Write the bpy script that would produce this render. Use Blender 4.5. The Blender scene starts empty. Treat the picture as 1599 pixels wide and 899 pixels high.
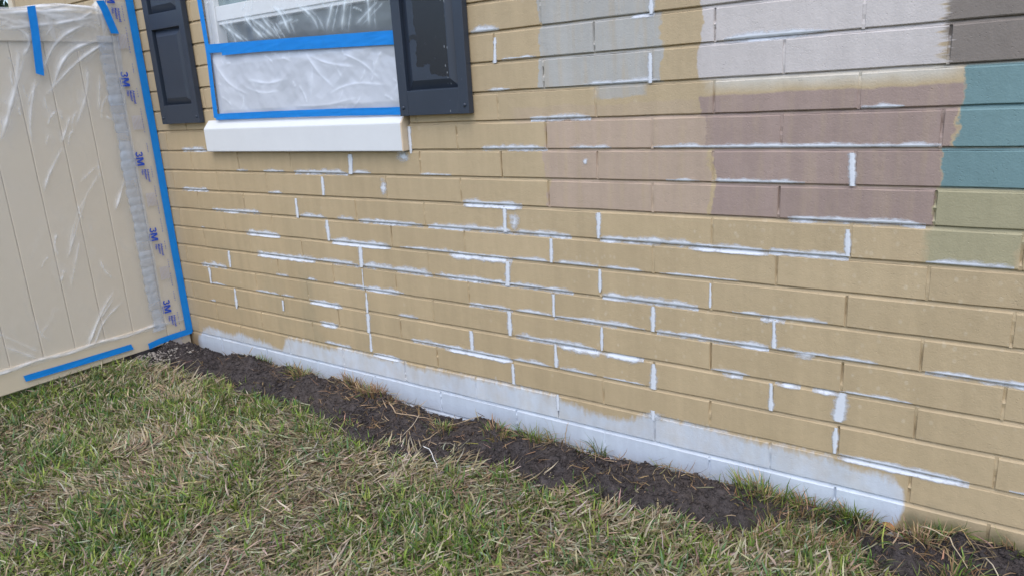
import bpy, math, random
import numpy as np
from mathutils import Vector, Matrix

random.seed(7)
rng = np.random.default_rng(11)
SC = bpy.context.scene
COL = SC.collection

# ------------------------------------------------------------------ camera, light, exposure
cam_d = bpy.data.cameras.new('camera')
cam = bpy.data.objects.new('camera', cam_d)
COL.objects.link(cam)
SC.camera = cam
yaw, pitch, roll = -0.6322, -0.2602, -0.0594
cy, sy, cp, sp, cr, sr = math.cos(yaw), math.sin(yaw), math.cos(pitch), math.sin(pitch), math.cos(roll), math.sin(roll)
fwd = Vector((sy*cp, cy*cp, sp))
r0 = Vector((cy, -sy, 0))
u0 = r0.cross(fwd)
r1 = cr*r0 + sr*u0
u1 = -sr*r0 + cr*u0
m = Matrix.Identity(4)
for i in range(3):
    m[i][0], m[i][1], m[i][2] = r1[i], u1[i], -fwd[i]
m[0][3], m[1][3], m[2][3] = 1.0415, -2.2329, 1.3505
cam.matrix_world = m
cam_d.sensor_width = 36
cam_d.lens = 25.98
cam_d.clip_start = 0.02
cam_d.clip_end = 2000

SUN_EL, SUN_AZ = math.radians(60), math.radians(150)     # azimuth clockwise from +y
world = bpy.data.worlds.new('World')
SC.world = world
world.use_nodes = True
wn = world.node_tree
wn.nodes.clear()
sky = wn.nodes.new('ShaderNodeTexSky')
sky.sky_type = 'NISHITA'
sky.sun_disc = False
sky.sun_elevation = SUN_EL
sky.sun_rotation = SUN_AZ
sky.air_density = 1.0
sky.dust_density = 2.0
sky.ozone_density = 1.0
bg = wn.nodes.new('ShaderNodeBackground')
bg.inputs['Strength'].default_value = 0.125
wo = wn.nodes.new('ShaderNodeOutputWorld')
wn.links.new(sky.outputs[0], bg.inputs[0])
wn.links.new(bg.outputs[0], wo.inputs[0])

sun_d = bpy.data.lights.new('sun', 'SUN')
sun_d.energy = 0.9
sun_d.angle = math.radians(80)
sun_d.color = (1.0, 0.95, 0.87)
sun = bpy.data.objects.new('sun', sun_d)
COL.objects.link(sun)
sdir = Vector((math.sin(SUN_AZ)*math.cos(SUN_EL), math.cos(SUN_AZ)*math.cos(SUN_EL), math.sin(SUN_EL)))
sun.rotation_euler = sdir.to_track_quat('Z', 'Y').to_euler()
sun.location = (3, -6, 8)

SC.view_settings.view_transform = 'Standard'
SC.view_settings.look = 'None'
SC.view_settings.gamma = 1
SC.view_settings.use_curve_mapping = False
SC.view_settings.exposure = 1.04

# ------------------------------------------------------------------ helpers
def mesh_obj(name, verts, faces, mat=None, parent=None, smooth=False):
    me = bpy.data.meshes.new(name)
    me.from_pydata([tuple(v) for v in verts], [], [tuple(f) for f in faces])
    me.update()
    if smooth:
        me.shade_smooth()
    o = bpy.data.objects.new(name, me)
    COL.objects.link(o)
    if mat: me.materials.append(mat)
    if parent is not None: o.parent = parent
    return o

def np_mesh(name, V, F, mat=None, parent=None, smooth=True, attrs=None, colors=None):
    """V (n,3); F list of arrays (m,k) of equal sized polygons."""
    me = bpy.data.meshes.new(name)
    if not isinstance(F, (list, tuple)): F = [F]
    loops = np.concatenate([f.ravel() for f in F]).astype(np.int32)
    sizes = np.concatenate([np.full(len(f), f.shape[1], np.int32) for f in F])
    starts = np.concatenate([[0], np.cumsum(sizes)[:-1]]).astype(np.int32)
    me.vertices.add(len(V)); me.vertices.foreach_set('co', np.asarray(V, np.float32).ravel())
    me.loops.add(len(loops)); me.loops.foreach_set('vertex_index', loops)
    me.polygons.add(len(sizes)); me.polygons.foreach_set('loop_start', starts)
    me.polygons.foreach_set('loop_total', sizes)
    me.update(calc_edges=True)
    me.validate()
    if smooth: me.shade_smooth()
    for k, a in (attrs or {}).items():
        at = me.attributes.new(k, 'FLOAT', 'POINT'); at.data.foreach_set('value', np.asarray(a, np.float32).ravel())
    if colors is not None:
        at = me.attributes.new('tint', 'FLOAT_COLOR', 'POINT')
        c4 = np.ones((len(V), 4), np.float32); c4[:, :3] = colors
        at.data.foreach_set('color', c4.ravel())
    o = bpy.data.objects.new(name, me)
    COL.objects.link(o)
    if mat: me.materials.append(mat)
    if parent is not None: o.parent = parent
    return o

def empty(name, loc=(0, 0, 0)):
    o = bpy.data.objects.new(name, None); COL.objects.link(o); o.location = loc
    o.empty_display_size = 0.1
    return o

def tag(o, label, cat, group=None):
    o['label'] = label; o['category'] = cat
    if group: o['group'] = group
    return o

def struct(o, kind='structure'):
    o['kind'] = kind
    return o

def box_vf(x0, x1, y0, y1, z0, z1):
    v = [(x0, y0, z0), (x1, y0, z0), (x1, y1, z0), (x0, y1, z0), (x0, y0, z1), (x1, y0, z1), (x1, y1, z1), (x0, y1, z1)]
    f = [(0, 3, 2, 1), (4, 5, 6, 7), (0, 1, 5, 4), (1, 2, 6, 5), (2, 3, 7, 6), (3, 0, 4, 7)]
    return v, f

class MB:
    def __init__(s): s.v = []; s.f = []
    def add(s, v, f):
        b = len(s.v); s.v += list(v); s.f += [tuple(i+b for i in q) for q in f]
    def box(s, *a): s.add(*box_vf(*a))
    def build(s, name, mat, parent=None, bevel=0, smooth=False):
        o = mesh_obj(name, s.v, s.f, mat, parent, smooth)
        if bevel:
            b = o.modifiers.new('b', 'BEVEL'); b.width = bevel; b.segments = 2; b.limit_method = 'ANGLE'
        return o

# value noise ---------------------------------------------------------------
def _hash(ix, iy, s):
    n = (ix.astype(np.int64)*374761393 + iy.astype(np.int64)*668265263 + s*974634777) & 0x7fffffff
    n = ((n ^ (n >> 13))*1274126177) & 0x7fffffff
    n = n ^ (n >> 16)
    return (n & 0xffffff)/float(0xffffff)
def vnoise(x, y, s=0):
    x = np.asarray(x, float); y = np.asarray(y, float)
    ix = np.floor(x); iy = np.floor(y); fx = x-ix; fy = y-iy
    ux = fx*fx*(3-2*fx); uy = fy*fy*(3-2*fy)
    a = _hash(ix, iy, s); b = _hash(ix+1, iy, s); c = _hash(ix, iy+1, s); d = _hash(ix+1, iy+1, s)
    return (a*(1-ux)+b*ux)*(1-uy) + (c*(1-ux)+d*ux)*uy
def fbm(x, y, s=0, o=4, g=0.5):
    t = 0; a = 1; n = 0
    for i in range(o):
        t = t + a*vnoise(np.asarray(x)*2**i+i*7.3, np.asarray(y)*2**i-i*3.1, s+i); n += a; a *= g
    return t/n
def sstep(a, b, x):
    t = np.clip((x-a)/(b-a), 0, 1); return t*t*(3-2*t)

# node helpers --------------------------------------------------------------
class E:
    """scalar expression on a node tree"""
    def __init__(s, nt, sock): s.nt = nt; s.k = sock
    def _m(s, op, *o, clamp=False):
        n = s.nt.nodes.new('ShaderNodeMath'); n.operation = op; n.use_clamp = clamp
        for i, q in enumerate((s,)+o):
            if isinstance(q, E): s.nt.links.new(q.k, n.inputs[i])
            else: n.inputs[i].default_value = q
        return E(s.nt, n.outputs[0])
    def __add__(s, o): return s._m('ADD', o)
    __radd__ = __add__
    def __sub__(s, o): return s._m('SUBTRACT', o)
    def __rsub__(s, o): return (s*-1)+o
    def __mul__(s, o): return s._m('MULTIPLY', o)
    __rmul__ = __mul__
    def __truediv__(s, o): return s._m('DIVIDE', o)
    def mx(s, o): return s._m('MAXIMUM', o)
    def mn(s, o): return s._m('MINIMUM', o)
    def pw(s, o): return s._m('POWER', o)
    def cl(s): return s._m('ADD', 0.0, clamp=True)
    def step(s, a, w):                      # 0 below a, 1 above, soft width w
        return s._m('SUBTRACT', a)._m('DIVIDE', w)._m('ADD', 0.5, clamp=True)

class MatB:
    def __init__(s, name):
        s.m = bpy.data.materials.new(name); s.m.use_nodes = True
        s.nt = s.m.node_tree; s.nt.nodes.clear()
        s.out = s.nt.nodes.new('ShaderNodeOutputMaterial')
        s.geo = s.nt.nodes.new('ShaderNodeNewGeometry')
        s.pos = s.geo.outputs['Position']
    def L(s, a, b): s.nt.links.new(a, b)
    def xyz(s):
        n = s.nt.nodes.new('ShaderNodeSeparateXYZ'); s.L(s.pos, n.inputs[0])
        return [E(s.nt, q) for q in n.outputs]
    def noise(s, scale=1.0, vec=(1, 1, 1), detail=3, rough=0.55, dist=0.0, off=(0, 0, 0)):
        mp = s.nt.nodes.new('ShaderNodeMapping'); s.L(s.pos, mp.inputs[0])
        mp.inputs['Scale'].default_value = vec; mp.inputs['Location'].default_value = off
        n = s.nt.nodes.new('ShaderNodeTexNoise'); s.L(mp.outputs[0], n.inputs['Vector'])
        n.inputs['Scale'].default_value = scale; n.inputs['Detail'].default_value = detail
        n.inputs['Roughness'].default_value = rough; n.inputs['Distortion'].default_value = dist
        return E(s.nt, n.outputs[0])
    def voro(s, scale, vec=(1, 1, 1), feature='F1'):
        mp = s.nt.nodes.new('ShaderNodeMapping'); s.L(s.pos, mp.inputs[0]); mp.inputs['Scale'].default_value = vec
        n = s.nt.nodes.new('ShaderNodeTexVoronoi'); n.feature = feature
        s.L(mp.outputs[0], n.inputs['Vector']); n.inputs['Scale'].default_value = scale
        return E(s.nt, n.outputs['Distance'])
    def attr(s, name, out='Fac'):
        n = s.nt.nodes.new('ShaderNodeAttribute'); n.attribute_name = name
        return n.outputs[out]
    def mix(s, fac, a, b, mode='MIX'):
        n = s.nt.nodes.new('ShaderNodeMix'); n.data_type = 'RGBA'; n.blend_type = mode
        for q, i in ((fac, 0), (a, 6), (b, 7)):
            if isinstance(q, E): s.L(q.k, n.inputs[i])
            elif isinstance(q, (float, int)): n.inputs[i].default_value = q
            elif isinstance(q, tuple): n.inputs[i].default_value = (*q, 1)
            else: s.L(q, n.inputs[i])
        return n.outputs[2]
    def bright(s, col, f):                   # colour * scalar
        n = s.nt.nodes.new('ShaderNodeVectorMath'); n.operation = 'SCALE'
        if isinstance(col, tuple): n.inputs[0].default_value = col
        else: s.L(col, n.inputs[0])
        if isinstance(f, E): s.L(f.k, n.inputs['Scale'])
        else: n.inputs['Scale'].default_value = f
        return n.outputs[0]
    def bump(s, h, strength=0.3, dist=0.002):
        n = s.nt.nodes.new('ShaderNodeBump'); n.inputs['Strength'].default_value = strength
        n.inputs['Distance'].default_value = dist; s.L(h.k, n.inputs['Height']); return n.outputs[0]
    def bsdf(s, col, rough=0.6, normal=None, spec=0.4):
        b = s.nt.nodes.new('ShaderNodeBsdfPrincipled')
        if isinstance(col, tuple): b.inputs['Base Color'].default_value = (*col, 1)
        else: s.L(col, b.inputs['Base Color'])
        if isinstance(rough, E): s.L(rough.k, b.inputs['Roughness'])
        else: b.inputs['Roughness'].default_value = rough
        b.inputs['Specular IOR Level'].default_value = spec
        if normal is not None: s.L(normal, b.inputs['Normal'])
        return b
    def finish(s, sh):
        s.L(sh.outputs[0], s.out.inputs['Surface']); return s.m
    def mixsh(s, fac, a, b):
        n = s.nt.nodes.new('ShaderNodeMixShader')
        if isinstance(fac, E): s.L(fac.k, n.inputs[0])
        else: n.inputs[0].default_value = fac
        s.L(a.outputs[0], n.inputs[1]); s.L(b.outputs[0], n.inputs[2]); return n

HH = 0.10383          # course height
BL = 0.4064           # block length
XF = -2.932           # fence film plane

# ------------------------------------------------------------------ materials
WHITE_TOP = [(-2.88, 0.068), (-2.81, 0.125), (-2.74, 0.153), (-2.65, 0.147), (-2.56, 0.134), (-2.44, 0.155), (-2.31, 0.141), (-2.23, 0.139), (-2.18, 0.118), (-2.1, 0.117), (-2.05, 0.188), (-1.91, 0.196), (-1.77, 0.188), (-1.67, 0.183), (-1.64, 0.207), (-1.45, 0.193), (-1.24, 0.197), (-1.15, 0.183), (-0.98, 0.195), (-0.83, 0.196), (-0.62, 0.207), (-0.47, 0.196), (-0.42, 0.201), (-0.39, 0.179), (-0.31, 0.175), (-0.29, 0.161), (-0.17, 0.16), (-0.11, 0.167), (-0.02, 0.205), (0.13, 0.203), (0.4, 0.19), (0.55, 0.192), (0.64, 0.179), (0.74, 0.174), (0.785, 0.158)]
C_TAN = (0.465, 0.368, 0.232)
C_GREY = (0.41, 0.41, 0.395)
C_LILAC = (0.53, 0.503, 0.502)
C_DARK = (0.205, 0.18, 0.162)
C_MAUVE = (0.33, 0.252, 0.225)
C_PINK = (0.435, 0.338, 0.272)
C_TEAL = (0.158, 0.262, 0.280)
C_OLIVE = (0.355, 0.330, 0.215)
C_PRIMER = (0.585, 0.66, 0.755)

def mat_wall():
    b = MatB('painted_block')
    x, y, z = b.xyz()
    k = z/HH
    n1 = b.noise(9, detail=4)
    n2 = b.noise(60, detail=2)
    wob = (n1-0.5)*0.075 + (n2-0.5)*0.02
    X = x+wob
    brush = b.noise(30, vec=(0.25, 1, 3.2), detail=3, off=(3, 0, 1))      # sideways brush drag
    XB = x+(brush-0.5)*0.13
    K = k+(n1-0.5)*0.35+(n2-0.5)*0.1
    drag = b.noise(17, vec=(1, 1, 0.06), detail=5, rough=0.6)                        # vertical rain and brush streaks
    patch = b.noise(1.7, detail=3)
    # sun faded, rain streaked tan
    tan = b.mix((patch-0.35).cl()*1.3, C_TAN, (0.450, 0.365, 0.240))
    low = (1.15-z).cl()
    tan = b.mix(low*0.35, tan, (0.455, 0.348, 0.205))
    grime = b.noise(4, vec=(1, 1, 0.55), detail=4, off=(5, 2, 1)).step(0.6, 0.25)*(x.step(-2.75, .3))*(1-x.step(-1.3, .6))*(1-z.step(0.75, .5))
    tan = b.mix(grime*0.5, tan, (0.30, 0.27, 0.185))
    # pale salt spots
    sp = 1-b.voro(38, vec=(1, 1, 0.75)).step(0.2, 0.10)
    spz = b.noise(3, detail=2, off=(9, 4, 2)).step(0.5, 0.2)*x.step(-0.5, .3)*z.step(0.32, .1)*(1-z.step(0.95, .15))
    tan = b.mix(sp*spz*0.34, tan, (0.60, 0.53, 0.40))
    sp2 = 1-b.voro(9, vec=(1, 1, 1)).step(0.07, 0.03)
    tan = b.mix(sp2*0.08, tan, (0.72, 0.68, 0.6))
    def rect(x0, x1, k0, k1, w=0.006, kw=0.06, xx=None, kk=None):
        q = X if xx is None else xx
        kq = k if kk is None else kk
        r = q.step(x0, w)
        if x1 is not None: r = r*(1-q.step(x1, w))
        r = r*kq.step(k0, kw)
        if k1 is not None: r = r*(1-kq.step(k1, kw))
        return r
    c = tan
    pink = rect(-.405, .178, 11, 12.02).mx(rect(-.42, .188, 10, 11)).mx(rect(-.405, .19, 9.0, 10)).mx(rect(-.55, .155, 11.9, 12.42, kk=K, w=.05)*0.4)
    roll = b.noise(34, vec=(1, 1, 0.10), detail=4, off=(8, 1, 2)); cv = 1-roll.step(0.60, 0.22)*0.38
    c = b.mix(pink*cv*0.9, c, C_PINK)
    grey = rect(-.412, .003, 15, 17).mx(rect(-.412, .03, 14, 15)).mx(rect(-.425, .033, 13.0, 14))
    grey = grey.mx(rect(-.2, -.03, 12.6, 13.2, kk=K, w=.03)*0.8)
    c = b.mix(grey*cv, c, C_GREY)
    mauve = rect(.158, .845, 11.95, 12.54, kk=k+(n1-0.5)*0.3).mx(rect(.175, .84, 11, 12)).mx(rect(.202, .82, 10, 11)).mx(rect(.207, .812, 9.0, 10))
    c = b.mix(mauve*(cv*0.6+0.4), c, C_MAUVE)
    olive = rect(.812, 1.9, 8.97, 10).mx(rect(.80, 1.01, 8.0, 9, w=.02)*0.95)
    c = b.mix(olive, c, C_OLIVE)
    bleed = rect(.20, .835, 12.72, 13.1, kk=k+(n1-0.5)*0.45, w=.05, kw=0.3)*0.75
    c = b.mix(bleed, c, (0.57, 0.56, 0.52))
    dark = rect(.80, 1.75, 12.98, 17, w=.02)
    c = b.mix(dark, c, C_DARK)
    lil = rect(.165, .5, 12.99, 17).mx(rect(.45, .80, 12.99, 17, w=.015, xx=XB))
    c = b.mix(lil*0.97, c, C_LILAC)
    teal = rect(.846, 1.6, 11, 12.98).mx(rect(.822, 1.6, 10, 11))
    c = b.mix(teal, c, C_TEAL)
    # white primer along the foundation
    fc = b.nt.nodes.new('ShaderNodeFloatCurve')
    cur = fc.mapping.curves[0]
    X0, X1 = -2.9, 0.82
    pts = [((px-X0)/(X1-X0), pz/0.25) for px, pz in WHITE_TOP]
    cur.points[0].location = (0, 0.22); cur.points[1].location = (1, 0.6)
    for p in pts: cur.points.new(*p)
    for p in cur.points: p.handle_type = 'VECTOR'
    fc.mapping.update()
    xn = ((x-X0)/(X1-X0)).cl()
    b.L(xn.k, fc.inputs['Value'])
    ztop = E(b.nt, fc.outputs[0])*0.25
    nb = b.noise(55, vec=(1, 1, .35), detail=3, off=(6, 6, 1))
    prim = (1-(z+(n1-0.5)*0.03+(n2-0.5)*0.025+(nb-0.5)*0.05).step(ztop, 0.026))
    # the round right hand end of the primer
    rr = ((z-0.10)*(z-0.10))*3.2
    prim = prim*(1-(x+rr+(n2-0.5)*0.012).step(0.802, 0.01))*x.step(-2.885, 0.02)
    thin = b.noise(14, vec=(1, 1, 0.7), detail=5, off=(1, 7, 3))
    cover = prim*(1-(thin.step(0.54, 0.3)*z.step(0.10, 0.03))*0.30)*(1-z.step(0.103, .006)*0.10)
    c = b.mix(cover, c, b.mix(b.noise(5, detail=4), (0.54, 0.60, 0.70), C_PRIMER))
    # earth splashed and algae on the bare foot of the wall and in the corner
    dirt = (1-z.step(b.noise(7, detail=5)*0.16-0.01, 0.09))*x.step(0.81, 0.02)
    c = b.mix(dirt*0.75, c, (0.22, 0.20, 0.145))
    alg = (1-z.step(b.noise(12, detail=4, off=(4, 4, 4))*0.13, 0.04))*x.step(0.80, 0.02)
    c = b.mix(alg*0.6, c, (0.12, 0.13, 0.06))
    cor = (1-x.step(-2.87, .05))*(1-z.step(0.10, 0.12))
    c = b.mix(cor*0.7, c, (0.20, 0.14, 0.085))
    # thin wavering of the coat
    oi = b.nt.nodes.new('ShaderNodeObjectInfo')
    pits = (1-b.voro(120).step(0.16, 0.1))*b.noise(20, detail=2, off=(3, 3, 8)).step(0.55, 0.2)
    f = (drag-0.5)*0.30+(n2-0.5)*0.09+(patch-0.5)*0.22+(E(b.nt, oi.outputs['Random'])-0.5)*0.07-pits*0.10+1.0
    c = b.bright(c, f)
    h = b.noise(190, detail=3, rough=0.6)*0.7+b.noise(45, vec=(1, 1, .4), detail=3)*1.1-pits*0.8
    bs = b.bsdf(c, 0.55, b.bump(h+b.noise(16, detail=3, off=(2, 9, 4))*1.6, 0.55, 0.0022), 0.35)
    return b.finish(bs)

def mat_caulk():
    b = MatB('white_caulk')
    cov = E(b.nt, b.attr('cover'))
    n = b.noise(70, vec=(0.45, 1, 1), detail=4, rough=0.65)
    n2 = b.noise(16, detail=3)
    a = (cov*1.2+(n-0.5)*1.3+(n2-0.5)*1.3).step(0.62, 0.70)
    h = b.noise(150, vec=(.5, 1, 1), detail=3)
    bs = b.bsdf(b.mix(b.noise(25, detail=2), (0.62, 0.67, 0.76), (0.70, 0.74, 0.80)), 0.5, b.bump(h, 0.35, 0.0015))
    tr = b.nt.nodes.new('ShaderNodeBsdfTransparent')
    return b.finish(b.mixsh(a, tr, bs))

def simple(name, col, rough=0.5, var=0.08, scale=6, bump=None, spec=0.4):
    b = MatB(name)
    f = (b.noise(scale, detail=4)-0.5)*(2*var)+1.0
    nm = None
    if bump: nm = b.bump(b.noise(bump[0], detail=3), bump[1], bump[2])
    return b.finish(b.bsdf(b.bright(col, f), rough, nm, spec))

M_WALL = mat_wall()
M_CAULK = mat_caulk()
M_CORE = simple('bare_block', (0.34, 0.29, 0.21), 0.9)
M_SILL = simple('white_sill_paint', (0.67, 0.70, 0.735), 0.5, 0.05, 9, (60, 0.25, 0.002))
M_SILLEND = simple('bare_sill_end', (0.60, 0.50, 0.38), 0.85, 0.15, 25, (80, 0.3, 0.002))
M_VINYL = simple('tan_vinyl', (0.60, 0.522, 0.40), 0.38, 0.04, 3)
M_FRAME = simple('white_window_vinyl', (0.80, 0.80, 0.79), 0.35, 0.03)
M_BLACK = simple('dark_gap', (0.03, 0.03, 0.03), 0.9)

def mat_glass(name, col):
    b = MatB(name)
    f = (b.noise(3, detail=3)-0.5)*0.5+1
    bs = b.bsdf(b.bright(col, f), 0.06, None, 0.6)
    return b.finish(bs)
M_GLASS = mat_glass('window_glass', (0.05, 0.065, 0.075))
M_GLASSUP = mat_glass('upper_window_glass', (0.16, 0.23, 0.23))  # paler teal: reflected sky painted into the pane colour

def mat_shutter(worn=False):
    b = MatB('slate_blue_plastic' + ('_worn' if worn else ''))
    n = b.noise(120, vec=(1, 1, 0.12), detail=3)
    f = (b.noise(5, detail=4)-0.5)*0.35+(n-0.5)*0.12+1
    c = b.bright((0.027, 0.038, 0.060), f)
    r = 0.42
    if worn:                                      # old dark paint still showing through a ragged patch
        x, y, z = b.xyz()
        q = b.noise(22, detail=4, rough=0.55)-0.5
        q2 = b.noise(6, detail=2, off=(2, 2, 2))-0.5
        X = x+q*0.05+q2*0.05
        Z = z+q*0.045+q2*0.07
        msk = X.step(-0.955, .003)*Z.step(1.462, .003)*(1-x.step(-0.812, .002))
        msk = msk.mx(X.step(-0.895, .003)*Z.step(1.418, .003)*(1-x.step(-0.803, .002)))
        msk = msk.mx(X.step(-0.99, .003)*Z.step(1.55, .003)*(1-Z.step(1.568, .003))*(1-x.step(-0.9, .01)))
        c = b.mix(msk, c, (0.009, 0.012, 0.021)); r = 0.42-msk*0.17
        fl = (1-b.voro(70, vec=(1, 1, 0.5)).step(0.17, 0.05))*x.step(-0.82, .004)*(1-x.step(-0.80, .004))
        c = b.mix(fl*0.5, c, (0.35, 0.38, 0.42))
    sc = (1-b.voro(16, vec=(1, 1, 1)).step(0.05, 0.03))*0.5
    c = b.mix(sc*0.15, c, (0.3, 0.32, 0.36))
    bs = b.bsdf(c, r, b.bump(n, 0.15, 0.001), 0.5)
    return b.finish(bs)
M_SHUT = mat_shutter(); M_SHUTW = mat_shutter(True)

def mat_tape():
    b = MatB('blue_tape')
    f = (b.noise(25, detail=4)-0.5)*0.25+1.0
    cr_ = b.noise(300, detail=2)
    return b.finish(b.bsdf(b.bright((0.004, 0.215, 0.66), f), 0.5, b.bump(cr_, 0.2, 0.0008), 0.35))
M_TAPE = mat_tape()
M_INK = simple('blue_print', (0.02, 0.075, 0.46), 0.5, 0.05)
M_INK2 = simple('pale_blue_print', (0.17, 0.20, 0.42), 0.5, 0.05)

def mat_film(name, base, gain, col=(0.82, 0.85, 0.90), rough=0.22, streak=(1, 1, 1), sscale=12, samt=0.25, wr=0.5):
    b = MatB(name)
    hz = E(b.nt, b.attr('haze'))
    st = b.noise(sscale, vec=streak, detail=4, rough=0.6, dist=0.6).step(0.62, 0.16)
    cl = b.noise(3.0, detail=3, off=(2, 5, 1))
    a = (hz*gain+base*(0.6+0.8*1)*1.0+(cl-0.5)*min(base, .2)*1.2+st*samt).cl().mn(0.97)
    h = b.noise(38, vec=streak, detail=4, dist=1.0)
    nm = b.bump(h, wr, 0.004)
    bs = b.bsdf(col, rough, nm, 0.5)
    tr = b.nt.nodes.new('ShaderNodeBsdfTransparent')
    tr.inputs[0].default_value = (0.97, 0.98, 1.0, 1)
    return b.finish(b.mixsh(a, tr, bs))
M_FILM = mat_film('clear_masking_film', 0.09, 0.66, streak=(1, 1, 0.5), samt=0.07)
M_FOLD = mat_film('folded_masking_film', 0.16, 1.2, col=(0.47, 0.545, 0.66), sscale=14, streak=(1, 1, 1.0), samt=0.10)
M_WFILM = mat_film('window_masking_film', 0.12, 0.75, col=(0.74, 0.84, 0.92), streak=(1, 1, 0.5), samt=0.05, wr=0.2)
M_WFILM2 = mat_film('layered_window_film', 0.60, 0.44, col=(0.62, 0.67, 0.76), rough=0.24, streak=(1, 1, 0.9), samt=0.0, wr=0.12)

def mat_tint(name, rough=0.6, trans=0.25, var=0.25, scale=30):
    b = MatB(name)
    f = (b.noise(scale, detail=2)-0.5)*2*var+1
    c = b.bright(b.attr('tint', 'Color'), f)
    bs = b.bsdf(c, rough, None, 0.3)
    if trans:
        t = b.nt.nodes.new('ShaderNodeBsdfTranslucent'); b.L(c, t.inputs[0])
        return b.finish(b.mixsh(trans, bs, t))
    return b.finish(bs)
M_BLADE = mat_tint('grass_blade')
M_BARK = mat_tint('dry_root', 0.75, 0)

def mat_soil():
    b = MatB('dark_soil')
    n = b.noise(35, detail=6, rough=0.7)
    n2 = b.noise(6, detail=3)
    n3 = b.noise(210, detail=3, rough=0.7, off=(1, 2, 3))
    c = b.mix((n*0.6+n3*0.4).step(0.5, 0.28), (0.018, 0.015, 0.015), (0.105, 0.092, 0.094))
    c = b.mix(n2.step(0.6, 0.3)*0.5, c, (0.11, 0.09, 0.08))
    c = b.mix((1-b.voro(60).step(0.12, 0.05))*0.5, c, (0.15, 0.125, 0.1))
    return b.finish(b.bsdf(c, 0.92, b.bump(b.noise(160, detail=5, rough=0.75), 1.0, 0.007), 0.2))
M_SOIL = mat_soil()
def mat_ground():
    b = MatB('thatch_ground')
    n = b.noise(40, detail=6, rough=0.7)
    n2 = b.noise(2.3, detail=4)
    c = b.mix(n.step(0.5, 0.4), (0.05, 0.042, 0.028), (0.26, 0.21, 0.13))
    c = b.mix(n2.step(0.5, 0.3)*0.6, c, (0.06, 0.085, 0.03))
    return b.finish(b.bsdf(c, 0.95, b.bump(n, 0.8, 0.01), 0.1))
M_GROUND = mat_ground()
M_STONE = simple('grey_stone', (0.26, 0.25, 0.24), 0.85, 0.25, 40, (90, 0.5, 0.003))

# ------------------------------------------------------------------ house wall: blocks, mortar, caulk
house = empty('house_wall', (0, 0, 0))
tag(house, 'long painted concrete block wall with patches of sample paint and white caulk', 'wall')
WX0, WX1 = -4.30, 3.0
NROW = 26
OPEN = (-2.335, -1.055, 12, 24)        # window opening (x0, x1, row0, row1)
SILLCUT = (-2.435, -1.072, 11, 11)

def cut(ivs, a, b_):
    out = []
    for s, e in ivs:
        if e <= a or s >= b_: out.append((s, e)); continue
        if s < a-0.03: out.append((s, a))
        if e > b_+0.03: out.append((b_, e))
    return out

JB, JT = 0.0032, 0.0058              # block starts JB above a joint line and ends JT below the next
def block_vf(L, seed):
    """block with chamfered front arrises, origin at lower left front, 26 quads"""
    r = random.Random(seed)
    H = HH-JB-JT
    j = lambda s: r.uniform(-s, s)
    c = 0.0022
    V = []; F = []
    nseg = 4 if L > 0.2 else 2
    xs = [L*i/nseg for i in range(nseg+1)]
    yj = [j(0.0006) for _ in xs]
    def ring(inset, y, zi, jz):
        lo = []; hi = []
        for i, xx in enumerate(xs):
            q = min(max(xx, inset), L-inset)
            lo.append((q, y+(yj[i] if jz else 0), zi+(j(0.0009) if jz else 0)))
            hi.append((q, y+(yj[i] if jz else 0), H-zi*2.2-(j(0.0009) if jz else 0)))
        return lo, hi
    lo0, hi0 = ring(c, 0, c, True)
    lo1, hi1 = ring(0, c*1.2, 0, True)
    hi1 = [(q[0], q[1]+0.0030, q[2]) for q in hi1]
    lo2, hi2 = ring(0, 0.085, 0, False)
    n = nseg+1
    for q in (lo0, hi0, lo1, hi1, lo2, hi2): V += q
    A, B, C_, D, G, K = 0, n, 2*n, 3*n, 4*n, 5*n
    for i in range(nseg):
        F.append((A+i, A+i+1, B+i+1, B+i))
        F.append((C_+i, C_+i+1, A+i+1, A+i))
        F.append((B+i, B+i+1, D+i+1, D+i))
        F.append((G+i, G+i+1, C_+i+1, C_+i))
        F.append((D+i, D+i+1, K+i+1, K+i))
    F.append((C_, A, B, D)); F.append((A+nseg, C_+nseg, D+nseg, B+nseg))
    F.append((G, C_, D, K)); F.append((C_+nseg, G+nseg, K+nseg, D+nseg))
    return V, F

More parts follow.
